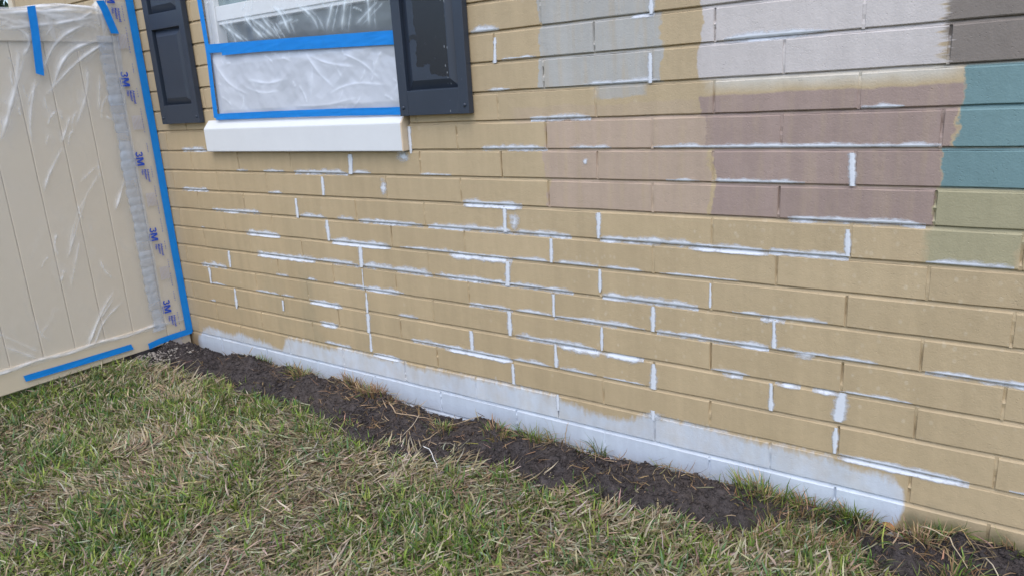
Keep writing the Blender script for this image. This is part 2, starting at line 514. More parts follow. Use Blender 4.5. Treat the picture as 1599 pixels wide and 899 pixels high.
GAP = 0.0050
full_meshes = []
for s in range(7):
    v, f = block_vf(BL-GAP, 100+s)
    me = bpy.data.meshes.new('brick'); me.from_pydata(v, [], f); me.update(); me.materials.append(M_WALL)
    full_meshes.append(me)
rest = MB()
n_single = 0
intervals = {}
for k in range(-2, NROW):
    off = 0.0 if k % 2 else 0.5
    ivs = []
    n0 = int((WX0)/BL)-2
    for n in range(n0, 12):
        a = (n+off)*BL; e = a+BL
        a = max(a, WX0); e = min(e, WX1)
        if e-a < 0.03: continue
        pc = [(a, e)]
        if OPEN[2] <= k <= OPEN[3]: pc = cut(pc, OPEN[0], OPEN[1])
        if SILLCUT[2] <= k <= SILLCUT[3]: pc = cut(pc, SILLCUT[0], SILLCUT[1])
        ivs += pc
    intervals[k] = ivs
    for (a, e) in ivs:
        L = e-a-GAP
        seen = (-1 <= k <= 17 and a < 1.28 and e > -3.2) or (17 < k <= 20 and e < -2.2)
        if a > 1.0 - 0.02*0 and k > 15: seen = False
        if k > 15 and a > -0.6: seen = k <= 17 and a < 0.4
        y = random.uniform(-0.0009, 0.0009)
        if seen:
            if abs(L-(BL-GAP)) < 1e-4: me = random.choice(full_meshes)
            else:
                v, f = block_vf(L, 300+n_single)
                me = bpy.data.meshes.new('brick'); me.from_pydata(v, [], f); me.update(); me.materials.append(M_WALL)
            o = bpy.data.objects.new('brick', me); COL.objects.link(o); o.parent = house
            o.location = (a+GAP/2, y, k*HH+JB)
            n_single += 1
        else:
            v, f = block_vf(L, 900+random.randint(0, 9999))
            rest.add([(p[0]+a+GAP/2, p[1]+y, p[2]+k*HH+JB) for p in v], f)
o = rest.build('brickwork', M_WALL, house); o['kind'] = 'stuff'

# mortar: weather struck bed joints (sloping, recessed under the upper block) and ragged head joints
mo = MB()
for k in range(-2, NROW+1):
    xs = np.arange(WX0, WX1, 0.03)
    z0 = k*HH
    in_open = OPEN[2] < k <= OPEN[3]
    in_sill = k in (11, 12)
    rows = []
    for xx in xs:
        jz = random.uniform(-0.0008, 0.0008)
        rows.append(((xx, 0.0040+random.uniform(-.0003, .0006), z0-JT-0.0006+jz), (xx, 0.0095+random.uniform(-.0008, .0008), z0+0.0009+jz), (xx, 0.0112, z0+0.0012+jz), (xx, 0.0125, z0+JB+0.004)))
    for i in range(len(xs)-1):
        xm = xs[i]+0.015
        if in_open and OPEN[0] < xm < OPEN[1]: continue
        if in_sill and SILLCUT[0] < xm < SILLCUT[1]: continue
        a, b_ = rows[i], rows[i+1]
        mo.add([*a, *b_], [(0, 4, 5, 1), (1, 5, 6, 2), (2, 6, 7, 3)])
    if k in intervals:
        for (a, e) in intervals[k]:
            if e > WX1-0.01: continue
            zs = np.linspace(z0-0.002+JB, z0+HH-JT+0.002, 9)
            pv = []
            dep = random.uniform(0.0015, 0.006)
            for zz in zs:
                dep = min(0.010, max(0.0012, dep+random.uniform(-.003, .003))); d = dep if random.random() > 0.12 else 0.0007
                pv += [(e-0.004, d, zz), (e+0.004, d, zz)]
            mo.add(pv, [(2*i, 2*i+1, 2*i+3, 2*i+2) for i in range(8)])
mo.build('mortar', M_WALL, house)
core = MB()
core.box(WX0+.02, OPEN[0], 0.09, 0.24, -0.35, NROW*HH)
core.box(OPEN[1], WX1-.02, 0.09, 0.24, -0.35, NROW*HH)
core.box(OPEN[0], OPEN[1], 0.09, 0.24, -0.35, OPEN[2]*HH)
core.box(OPEN[0], OPEN[1], 0.09, 0.24, (OPEN[3]+1)*HH, NROW*HH)
core.box(WX0, WX0+.02, 0.09, 0.24, -0.35, NROW*HH)
core.build('wall_core', M_CORE, house)
ct = MB(); ct.box(-4.372, -4.312, -0.012, 0.25, -0.2, NROW*HH)
ct.build('corner_board', M_VINYL, house, 0.003)
# jamb lining of the opening
jl = MB()
jl.box(OPEN[0]-.004, OPEN[0]+.004, 0.012, 0.089, OPEN[2]*HH+0.06, (OPEN[3]+1)*HH)
jl.box(OPEN[1]-.004, OPEN[1]+.004, 0.012, 0.089, OPEN[2]*HH+0.06, (OPEN[3]+1)*HH)
jl.build('jamb_lining', M_FRAME, house)

CAULK_H = [(15, -0.712, -0.582, 13, 0), (14, -0.581, -0.43, 6, 0), (13, -0.665, -0.549, 9, 0), (15, -0.069, 0.011, 0, 6), (13, -0.246, 0.027, 8, 0), (12, -0.47, -0.225, 9, 0), (14, 0.231, 0.525, 9, 0), (12, 0.616, 0.722, 7, 0), (11, 0.003, 0.816, 7, 0), (11, -0.698, -0.405, 9, 0), (11, -0.312, -0.148, 11, 0), (10, 0.047, 0.16, 6, 0), (10, 0.201, 0.479, 8, 0), (9, 0.434, 0.795, 9, 0), (9, -0.808, -0.526, 10, 7), (8, -0.203, 0.195, 13, 0), (8, 0.124, 0.381, 6, 6), (8, 0.381, 0.608, 10, 0), (8, -0.577, -0.318, 14, 0), (8, -1.811, -1.617, 21, 0), (8, -1.556, -1.439, 12, 0), (8, -1.414, -1.033, 11, 0), (8, -1.005, -0.577, 15, 0), (7, -1.609, -1.231, 15, 6), (7, -1.174, -0.848, 8, 0), (7, -0.905, -0.585, 5, 16), (6, -1.418, -1.004, 17, 0), (6, -0.986, -0.654, 11, 0), (6, -2.19, -1.745, 13, 10), (6, -1.815, -1.447, 12, 0), (10, -2.041, -1.872, 9, 0), (10, -1.811, -1.454, 14, 0), (10, -1.433, -1.302, 14, 0), (10, -1.019, -0.856, 8, 0), (9, -2.03, -1.913, 12, 0), (7, -2.261, -1.987, 13, 3), (8, -2.177, -2.1, 13, 0), (5, -2.057, -1.957, 13, 0), (5, -1.822, -1.746, 13, 0), (5, -1.628, -1.443, 12, 0), (11, -2.714, -2.49, 13, 0), (9, -2.778, -2.537, 10, 0), (8, -2.525, -2.115, 10, 0), (10, -2.258, -2.163, 9, 0), (7, -2.661, -2.619, 14, 0), (5, -2.715, -2.476, 18, 0), (4, -2.67, -2.503, 7, 0), (3, -2.694, -2.632, 11, 0), (4, -2.249, -2.055, 10, 0), (4, -2.039, -1.939, 17, 0), (4, -1.823, -1.589, 13, 6), (3, -1.767, -1.633, 10, 10), (5, -1.506, -1.175, 12, 0), (5, -0.817, -0.599, 11, 0), (4, -1.227, -1.105, 15, 0), (3, -1.163, -0.844, 12, 0), (3, -0.966, -0.614, 8, 8), (2, -1.419, -1.243, 6, 6), (2, -1.748, -1.557, 16, 0), (6, -0.765, -0.319, 10, 0), (5, -0.599, -0.415, 10, 0), (5, -0.407, -0.033, 12, 0), (4, -0.591, -0.227, 15, 0), (4, -0.403, -0.205, 0, 15), (4, -0.205, -0.04, 0, 17), (3, -0.614, -0.426, 11, 0), (3, -0.388, -0.23, 13, 0), (3, -0.203, -0.036, 7, 0), (6, -0.199, 0.159, 16, 0), (7, -0.585, -0.405, 10, 0), (7, -0.394, -0.209, 12, 0), (7, -0.204, -0.031, 9, 0), (7, 0.023, 0.295, 4, 0), (6, -0.607, -0.41, 10, 0), (5, 0.01, 0.391, 9, 0), (4, 0.205, 0.337, 9, 0), (4, 0.242, 0.312, 0, 11), (6, 0.272, 0.388, 8, 0), (6, 0.362, 0.388, 0, 10), (6, 0.368, 0.561, 8, 0), (6, 0.378, 0.438, 0, 12), (5, 0.415, 0.712, 8, 0), (5, 0.825, 1.112, 9, 0), (4, 0.414, 0.492, 0, 9), (4, 0.527, 0.604, 0, 8), (4, 0.604, 0.802, 6, 0), (2, 0.61, 0.959, 8, 6), (2, 1.052, 1.145, 8, 0), (8, 0.803, 1.003, 10, 0)]
CAULK_V = [(-0.603, 1.536, -0.61, 1.449, 15), (0.001, 1.632, 0.001, 1.554, 13), (-0.003, 1.439, -0.004, 1.348, 15), (0.601, 1.13, 0.607, 1.038, 18), (-0.203, 0.926, -0.206, 0.835, 15), (0.602, 0.915, 0.606, 0.837, 14), (-1.826, 0.919, -1.828, 0.826, 19), (-0.606, 0.925, -0.61, 0.833, 19), (-1.624, 0.826, -1.627, 0.729, 20), (-1.42, 0.717, -1.426, 0.621, 24), (-0.607, 0.716, -0.613, 0.62, 24), (-1.42, 1.125, -1.427, 1.039, 28), (-1.62, 1.025, -1.625, 0.94, 15), (-2.435, 0.619, -2.442, 0.529, 24), (-2.645, 0.508, -2.65, 0.418, 24), (-2.436, 0.414, -2.444, 0.3, 18), (-0.814, 0.408, -0.816, 0.323, 20), (-0.612, 0.519, -0.615, 0.417, 20), (-0.612, 0.299, -0.613, 0.212, 16), (-0.204, 0.725, -0.206, 0.64, 13), (-0.404, 0.822, -0.406, 0.731, 16), (-0.404, 0.611, -0.406, 0.523, 12), (-0.001, 0.613, -0.002, 0.523, 16), (-0.203, 0.511, -0.205, 0.42, 11), (-0.404, 0.414, -0.406, 0.32, 17), (-0.001, 0.405, -0.002, 0.309, 22), (0.2, 0.715, 0.2, 0.633, 9), (-0.405, 0.209, -0.406, 0.141, 14), (0.405, 0.619, 0.408, 0.527, 14), (0.403, 0.409, 0.405, 0.315, 18), (0.615, 0.418, 0.607, 0.322, 30), (0.602, 0.301, 0.602, 0.214, 15), (-1.058, 1.235, -1.06, 1.128, 14), (-1.416, 0.506, -1.422, 0.407, 15), (-1.42, 0.405, -1.427, 0.31, 22), (-1.419, 0.309, -1.424, 0.219, 18), (-2.035, 0.395, -2.04, 0.339, 16), (-1.424, 0.613, -1.43, 0.522, 8), (-0.005, 0.227, -0.005, 0.19, 15)]

def stroke_strip(rows, cover):
    """rows: list of profiles (equal length) along the stroke, cover same shape"""
    V = [p for r in rows for p in r]; n = len(rows[0])
    F = [(i*n+j, (i+1)*n+j, (i+1)*n+j+1, i*n+j+1) for i in range(len(rows)-1) for j in range(n-1)]
    o = np_mesh('caulk_stroke', np.array(V), np.array(F), M_CAULK, house, True, {'cover': np.array(cover).ravel()})
    return o

def ends(t, L, soft=0.05):
    return min(1.0, t*L/soft+0.15, (1-t)*L/soft+0.15)

for (k, a, e, up, dn) in CAULK_H:
    z0 = k*HH; L = e-a
    ns = max(4, int(L/0.02))
    ph = random.uniform(0, 99)
    for side, th in ((1, up), (-1, dn)):
        if th == 0: continue
        th = th/1000.0
        rows = []; cov = []
        for i in range(ns+1):
            t = i/ns; xx = a+L*t
            w = 0.25+1.35*float(fbm(xx*12+ph, side*3.3, 5, 3))
            en = ends(t, L)
            T = th*w*(0.5+0.5*en)*0.72
            if side > 0:
                zb = z0+JB
                prof = [(xx, 0.004, zb-0.0012), (xx, -0.0014, zb+0.0026), (xx, -0.0019, zb+0.003+T*0.45), (xx, -0.0013, zb+0.003+T*1.0), (xx, -0.001, zb+0.006+T*2.1)]
                c = [0.6, 1.0, 0.85, 0.52, 0.0]
            else:
                zt = z0-JT
                prof = [(xx, 0.0084, z0+0.0012), (xx, 0.0030, zt+0.0006), (xx, -0.0012, zt-0.0046), (xx, -0.0016, zt-0.005-T*0.8), (xx, -0.001, zt-0.006-T*1.7)]
                c = [0.55, 0.95, 0.8, 0.4, 0.0]
            rows.append(prof); cov.append([q*(0.45+0.55*en) for q in c])
        stroke_strip(rows, cov)
    if dn == 0 and up >= 9 and L > 0.2:      # caulk that squeezed down on to the struck joint
        rows = []; cov = []
        for i in range(ns+1):
            t = i/ns; xx = a+L*t
            f = 0.15+0.9*float(vnoise(xx*7+ph, 1.7, 9))
            rows.append([(xx, 0.0083, z0+0.0012), (xx, 0.0030, z0-JT+0.0006), (xx, -0.0011, z0-JT-0.0046)])
            cov.append([f, f*0.9, 0.1*f])
        stroke_strip(rows, cov)

for (xa, za, xb, zb, w) in CAULK_V:
    L = abs(za-zb); ns = 9
    hw = w/2150.0
    rows = []; cov = []
    ph = random.uniform(0, 99)
    for i in range(ns+1):
        t = i/ns; zz = za+(zb-za)*t; xx = xa+(xb-xa)*t
        q = hw*(0.75+0.55*float(vnoise(t*3+ph, 0.3, 3)))
        en = ends(t, L, 0.02)
        rows.append([(xx-q*1.9, -0.001, zz), (xx-q*0.9, -0.0016, zz), (xx-q*0.3, -0.0026, zz), (xx+q*0.3, -0.0026, zz), (xx+q*0.9, -0.0016, zz), (xx+q*1.9, -0.001, zz)])
        cov.append([0, 0.5*(.6+.4*en), 1.1, 1.1, 0.5*(.6+.4*en), 0])
    stroke_strip(rows, cov)
# loose smears and dabs
for (x0, z0, wx, wz) in [(-1.105, 1.115, 0.05, 0.035), (-1.235, 0.985, 0.03, 0.05), (-0.25, 1.10, 0.012, 0.012), (0.0, 0.205, 0.05, 0.02), (0.50, 0.52, 0.05, 0.02), (-0.565, 0.87, 0.03, 0.05), (-2.35, 1.36, 0.035, 0.10)]:
    rows = []; cov = []
    for i in range(7):
        t = i/6*2-1
        rows.append([(x0+wx*t, -0.0013, z0+wz*s) for s in (-1, -.5, 0, .5, 1)])
        cov.append([max(0, 0.95*(1-(t*t+s*s)**.5)) for s in (-1, -.5, 0, .5, 1)])
    stroke_strip(rows, cov)

# ------------------------------------------------------------------ window, sill, shutters (parts of the house)
win = empty('window'); win.parent = house
fr = MB()
fr.box(-2.331, -2.287, 0.028, 0.10, 1.30, 2.595)
fr.box(-1.103, -1.059, 0.028, 0.10, 1.30, 2.595)
fr.box(-2.287, -1.103, 0.028, 0.10, 1.30, 1.345)
fr.box(-2.287, -1.103, 0.028, 0.10, 2.55, 2.595)
fr.build('frame', M_FRAME, win, 0.004)
up = MB()
up.box(-2.285, -1.105, 0.034, 0.075, 1.752, 1.819)
up.box(-2.285, -1.105, 0.040, 0.075, 1.735, 1.7518)
up.build('meeting_rail', M_FRAME, win, 0.003)
lo = MB(); lo.box(-2.285, -1.105, 0.050, 0.08, 1.347, 1.415); lo.build('bottom_rail', M_FRAME, win, 0.003)
g = MB(); g.box(-2.285, -1.105, 0.078, 0.084, 1.349, 1.76); g.build('lower_pane', M_GLASS, win)
g = MB(); g.box(-2.285, -1.105, 0.058, 0.064, 1.80, 2.56); g.build('upper_pane', M_GLASSUP, win)
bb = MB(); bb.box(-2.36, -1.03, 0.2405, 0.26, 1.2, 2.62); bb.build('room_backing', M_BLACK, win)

sl = MB()
prof = [(-0.035, 1.1395), (-0.035, 1.252), (-0.030, 1.2575), (0.0, 1.292), (0.085, 1.300), (0.085, 1.1395)]
xs = [-2.434, -1.074]
sl.v = [(xx, p[0], p[1]) for xx in xs for p in prof]
n = len(prof)
sl.f = [(i, (i+1) % n, (i+1) % n+n, i+n) for i in range(n)]+[tuple(range(n))[::-1]]
sill = sl.build('window_sill', M_SILL, house, 0.004)
import bmesh
bm = bmesh.new(); bm.from_mesh(sill.data); bmesh.ops.recalc_face_normals(bm, faces=bm.faces); bm.to_mesh(sill.data); bm.free()
ev = [(-1.0738, p[0], p[1]) for p in prof]+[(-1.069, p[0]+(.002 if p[0] < .05 else 0), p[1]-(.002 if p[1] > 1.2 else -.002)) for p in prof]
ef = [(i, (i+1) % n, (i+1) % n+n, i+n) for i in range(n)]+[tuple(range(n, 2*n))]
mesh_obj('sill_end', ev, ef, M_SILLEND, sill)

def shutter(x0, x1, zb, zt, mat, label):
    W = 0.0455; T = 0.034
    rails = [(zb, zb+0.095), (zb+0.468, zb+0.545), (zt-0.095, zt)]
    s = MB()
    s.box(x0, x0+W, -T, -0.004, zb, zt)
    s.box(x1-W, x1, -T, -0.004, zb, zt)
    for a, e in rails: s.box(x0+W-.0005, x1-W+.0005, -T+0.0006, -0.005, a+.0006, e-.0006)
    s.box(x0+W-.002, x1-W+.002, -0.0125, -0.006, zb+0.002, zt-0.002)
    o = s.build('shutter', mat, house, 0.0022)
    o['label'] = label
    for (a, e) in ((rails[0][1], rails[1][0]), (rails[1][1], rails[2][0])):
        xa, xb, za, ze = x0+W+0.003, x1-W-0.003, a+0.003, e-0.003
        b_ = 0.030
        V = [(xa, -0.0128, za), (xb, -0.0128, za), (xb, -0.0128, ze), (xa, -0.0128, ze),
             (xa+b_, -0.030, za+b_), (xb-b_, -0.030, za+b_), (xb-b_, -0.030, ze-b_), (xa+b_, -0.030, ze-b_),
             (xa+b_+.003, -0.0315, za+b_+.003), (xb-b_-.003, -0.0315, za+b_+.003), (xb-b_-.003, -0.0315, ze-b_-.003), (xa+b_+.003, -0.0315, ze-b_-.003)]
        F = [(0, 1, 5, 4), (1, 2, 6, 5), (2, 3, 7, 6), (3, 0, 4, 7), (4, 5, 9, 8), (5, 6, 10, 9), (6, 7, 11, 10), (7, 4, 8, 11), (8, 9, 10, 11)]
        mesh_obj('panel', V, F, mat, o)
    for xx in (x0+0.021, x1-0.018):
        for zz in (zb+0.032, zt-0.03):
            V = []; F = []
            for ring, (r, y) in enumerate(((0.0075, -T-0.0002), (0.007, -T-0.003), (0.004, -T-0.0052))):
                V += [(xx+r*math.cos(q*math.pi/4), y, zz+r*math.sin(q*math.pi/4)) for q in range(8)]
            for ring in range(2):
                F += [(ring*8+q, ring*8+(q+1) % 8, ring*8+8+(q+1) % 8, ring*8+8+q) for q in range(8)]
            F.append(tuple(range(16, 24)))
            mesh_obj('screw', V, F, mat, o, True)
    return o
shutter(-2.803, -2.459, 1.283, 2.56, M_SHUT, 'slate blue raised panel shutter beside the fence')
shutter(-1.068, -0.718, 1.277, 2.56, M_SHUTW, 'slate blue raised panel shutter with a ragged dark worn patch')

# ------------------------------------------------------------------ fence
fence = empty('vinyl_fence', (XF, -0.1, 0.0))
tag(fence, 'tan vinyl privacy fence with vertical boards meeting the block wall', 'fence')
def fpart(mb, name, bev=0.002):
    o = mb.build(name, M_VINYL, None, bev)
    o.parent = fence; o.matrix_parent_inverse = Matrix.Translation(-fence.location)
    return o
RX = XF-0.006
q = MB(); q.box(RX-0.127, RX-0.001, -0.143, -0.012, -0.2, 1.985); fpart(q, 'post', 0.004)
q = MB(); q.box(RX-0.135, RX+0.007, -0.151, -0.006, 1.985, 2.0); q.box(RX-0.12, RX-0.008, -0.136, -0.02, 2.0, 2.03); fpart(q, 'post_cap', 0.004)
q = MB(); q.box(RX-0.127, RX-0.001, -2.13, -2.003, -0.2, 1.985); fpart(q, 'post', 0.004)
q = MB(); q.box(RX-0.05, RX-0.002, -2.002, -0.144, 0.072, 0.197); fpart(q, 'bottom_rail', 0.004)
q = MB(); q.box(RX-0.05, RX-0.002, -2.002, -0.144, 1.706, 1.846); fpart(q, 'top_rail', 0.004)
yb = -0.1445
edges = [-0.146] + [-0.325-0.1525*i for i in range(12)]
for i in range(len(edges)-1):
    y1, y0 = edges[i]-0.0008, max(edges[i+1]+0.0008, -2.002)
    if y1-y0 < 0.02: continue
    xf = RX-0.014
    V = []
    for zz in (0.197, 1.706):
        V += [(xf-0.012, y0, zz), (xf-0.003, y0, zz), (xf, y0+0.004, zz), (xf, y1-0.004, zz), (xf-0.003, y1, zz), (xf-0.012, y1, zz)]
    F = [(j, (j+1) % 6, (j+1) % 6+6, j+6) for j in range(6)]+[(5, 4, 3, 2, 1, 0), (6, 7, 8, 9, 10, 11)]
    o = mesh_obj('board', V, F, M_VINYL, None)
    o.parent = fence; o.matrix_parent_inverse = Matrix.Translation(-fence.location)

# ------------------------------------------------------------------ masking film over the fence
def poly_dist(P, pts):
    """distance from points P (n,2) to polyline, and parameter along"""
    d = np.full(len(P), 9.0); tt = np.zeros(len(P)); tot = 0
    pts = np.array(pts, float)
    if len(pts) > 2:                                   # round the corners
        for _ in range(3):
            q = [pts[0]]
            for i in range(len(pts)-1): q += [pts[i]*.75+pts[i+1]*.25, pts[i]*.25+pts[i+1]*.75]
            pts = np.array(q+[pts[-1]])
    seg = [np.hypot(*(pts[i+1]-pts[i])) for i in range(len(pts)-1)]; S = sum(seg)
    for i in range(len(pts)-1):
        a, b_ = pts[i], pts[i+1]; ab = b_-a
        t = np.clip(((P-a)@ab)/(ab@ab), 0, 1)
        q = np.hypot(*(P-(a+t[:, None]*ab)).T)
        m_ = q < d
        d[m_] = q[m_]; tt[m_] = (tot+t[m_]*seg[i])/S
        tot += seg[i]
    return d, tt
def ridges(P, lst, width=0.010, soft=True):
    h = np.zeros(len(P))
    for pts, amp, wd in lst:
        d, t = poly_dist(P, pts)
        fade = np.clip(np.minimum(t, 1-t)*5, 0, 1) if soft else 1
        w = width*wd*(0.5+0.9*vnoise(t*6+amp*31, wd*9+pts[0][0]*50, 4))
        side = 0.55*np.exp(-(d/(w*.35))**2)+0.30*np.exp(-(d/(w*1.6))**2)
        h = np.maximum(h, amp*fade*(0.55+.9*vnoise(t*11+amp*7, wd*5, 14))*side)
    return h

FR = [([(-.221, 1.812), (-.431, 1.722), (-.545, 1.516)], .8, 1.2), ([(-.201, 1.721), (-.398, 1.663), (-.506, 1.454)], 1, 1.6),
      ([(-.15, 1.728), (-.347, 1.618), (-.529, 1.455)], .9, 1.3), ([(-.495, 1.214), (-.592, 1.078), (-.627, 1.004)], .9, .8),
      ([(-.326, 1.088), (-.494, .888), (-.584, .674)], .45, .7), ([(-.221, 1.022), (-.305, .857)], 1, .8),
      ([(-.383, .456), (-.477, .357), (-.588, .179)], 1, .8), ([(-.357, .378), (-.481, .305), (-.558, .169)], .8, .7), ([(-.39, .42), (-.52, .29), (-.60, .19)], .6, .6),
      ([(-.571, 1.662), (-.668, 1.461), (-.766, 1.248)], .8, 2.0), ([(-.43, 1.359), (-.502, 1.224)], .8, .9),
      ([(-.432, .96), (-.535, .763), (-.587, .658)], .7, .8), ([(-.504, .758), (-.601, .511)], .5, .7),
      ([(-.593, 1.69), (-.642, 1.518), (-.744, 1.29)], .6, 2.6), ([(-.553, 1.545), (-.624, 1.341), (-.631, 1.236)], .9, 1.1),
      ([(-.356, 1.098), (-.45, 1.028)], .5, .6), ([(-.95, .313), (-.816, .202)], .7, .9), ([(-.611, .614), (-.639, .554)], .8, .8),
      ([(-.98, .40), (-.80, .23)], .5, .8), ([(-.70, 1.75), (-.55, 1.77), (-.35, 1.80), (-.2, 1.83)], .7, 1.8), ([(-.68, 1.82), (-.5, 1.84), (-.22, 1.86)], 1, 1.6),
      ([(-.66, 1.79), (-.52, 1.73), (-.60, 1.62)], .6, 1.6), ([(-.45, 1.78), (-.30, 1.81), (-.2, 1.87)], .9, 1.4),
      ([(-.30, 1.60), (-.33, 1.45), (-.42, 1.30)], .5, 1.6), ([(-.25, 1.55), (-.29, 1.36)], .6, 1.0),
      ([(-.9, 1.75), (-.85, 1.4), (-.98, 1.1)], .7, 2.0), ([(-1.2, 1.6), (-1.1, 1.2), (-1.3, .8)], .6, 2.0), ([(-1.4, 1.2), (-1.2, .8), (-1.1, .3)], .6, 1.4)]
_r = random.Random(5)
for _ in range(46):
    cy_ = _r.uniform(-1.1, -0.2); cz_ = _r.choice((_r.uniform(1.45, 1.86), _r.uniform(1.2, 1.86), _r.uniform(.2, 1.6)))
    a_ = math.radians(_r.gauss(-118, 28)) if cz_ < 1.7 else math.radians(_r.gauss(-165, 25)); l_ = _r.uniform(.04, .16)
    FR.append(([(cy_, cz_), (cy_+l_*.5*math.cos(a_), cz_+l_*.5*math.sin(a_)), (cy_+l_*math.cos(a_+.25), cz_+l_*math.sin(a_+.25))], _r.uniform(.35, .9), _r.uniform(.3, .55)))
DY = 0.0055
ys = np.arange(-1.98, -0.004, DY)
zs = np.arange(0.178, 1.905, DY)
Yg, Zg = np.meshgrid(ys, zs, indexing='ij')
P = np.stack([Yg.ravel(), Zg.ravel()], 1)
hz = ridges(P, FR)
# limp vertical pleats, crinkled edge on the bottom rail, loose bunching over the top rail
pl = fbm(P[:, 0]*14+1.5*fbm(P[:, 0]*2, P[:, 1]*2, 8), P[:, 1]*1.6, 21, 4)
pleat = sstep(0.62, 0.8, pl)*0.35*sstep(0.9, 1.6, P[:, 1])
topb = sstep(1.66, 1.86, P[:, 1])
bunch = sstep(0.48, 0.75, fbm(P[:, 0]*4, P[:, 1]*26+P[:, 0]*6, 31, 4))*topb*0.75
edge_b = np.exp(-((P[:, 1]-0.192-0.006*np.sin(P[:, 0]*21))/0.008)**2)*(0.5+0.6*vnoise(P[:, 0]*30, P[:, 1]*0, 3))
haze = np.clip(np.maximum.reduce([hz, pleat, bunch, edge_b*0.8])+topb*0.22, 0, 1)
cr = fbm(P[:, 0]*30, P[:, 1]*22, 41, 3)-0.5
top_z = 1.853+0.03*sstep(-0.62, -0.35, P[:, 0])+0.012*vnoise(P[:, 0]*9, P[:, 0]*0, 2)
disp = 0.002+0.009*haze+0.004*np.abs(cr)+0.010*topb*vnoise(P[:, 0]*6, P[:, 1]*9, 5)
X3 = XF+disp
Z3 = np.minimum(P[:, 1], 9)
# lay the film back over the top rail
over = np.clip(P[:, 1]-(top_z-0.012), 0, None)
Z3 = np.where(over > 0, top_z-0.012+np.minimum(over, 0.02)*0.6-np.clip(over-0.02, 0, None)*0.25, Z3)
X3 = np.where(over > 0, X3-over*2.2, X3)
near_post = P[:, 0] > -0.20
Z3 = np.where(near_post, P[:, 1], Z3); X3 = np.where(near_post, XF+disp*0.6, X3)
nY, nZ = len(ys), len(zs)
idx = np.arange(nY*nZ).reshape(nY, nZ)
F = np.stack([idx[:-1, :-1].ravel(), idx[1:, :-1].ravel(), idx[1:, 1:].ravel(), idx[:-1, 1:].ravel()], 1)
film = empty('masking_film', (XF, -0.1, 0.2))
tag(film, 'clear plastic masking film with blue print draped over the tan fence', 'plastic film')
def child(o, par):
    o.parent = par; o.matrix_parent_inverse = Matrix.Translation(-par.location); return o
# printed run by the tape lies flat and clear
flat = sstep(-0.17, -0.12, P[:, 0])
haze = haze*(1-0.75*flat)
X3 = XF+(X3-XF)*np.where(near_post, (1-0.7*flat), 1)
child(np_mesh('film_sheet', np.stack([X3, P[:, 0], Z3], 1), F, M_FILM, None, True, {'haze': haze}), film)
# concertina of still folded film, with scalloped edge
zs = np.arange(0.165, 1.74, 0.004); us = np.linspace(0, 1, 16)
Ug, Zg = np.meshgrid(us, zs, indexing='ij')
sc = np.floor(Zg/0.0485+0.25*vnoise(Zg*5, Zg*0, 6)); fr_ = (Zg/0.0485+0.25*vnoise(Zg*5, Zg*0, 6))-sc
left = -0.226-0.010*_hash(sc, sc*0, 5)-0.006*np.sin(fr_*math.pi)-0.012*(vnoise(Zg*4, Zg*0, 12)-.5)
right = -0.150+0.012*(vnoise(Zg*3, Zg*0, 13)-.5)+0.03*sstep(1.3, 1.7, Zg)
Y = left+(right-left)*Ug
fold = np.exp(-((fr_-0.06)/0.10)**2)*0.5+np.exp(-((Ug-0.0)/0.05)**2)*0.15+np.exp(-((Ug-0.85)/0.1)**2)*0.3
fade = sstep(0, 0.08, Ug)*1.0
hzf = np.clip((0.12+0.30*_hash(sc, sc*0, 8)*(1-sstep(.3, 1, Ug)*.5)+fold*0.35*vnoise(Zg*40, Ug*3, 3))*sstep(0, .12, Ug)*(1-0.75*sstep(.6, 1, Ug))*(0.35+0.65*sstep(1.62, 1.35, Zg))*(.6+.8*fbm(Zg*5, Ug*2, 15, 2)), 0, 1)
X = XF+0.011+0.003*np.sin(fr_*math.pi)*(1-Ug*.6)+0.002*vnoise(Zg*60, Ug*5, 2)
idx = np.arange(X.size).reshape(X.shape)
F = np.stack([idx[:-1, :-1].ravel(), idx[1:, :-1].ravel(), idx[1:, 1:].ravel(), idx[:-1, 1:].ravel()], 1)
child(np_mesh('folded_edge', np.stack([X.ravel(), Y.ravel(), Zg.ravel()], 1), F, M_FOLD, None, True, {'haze': hzf.ravel()}), film)

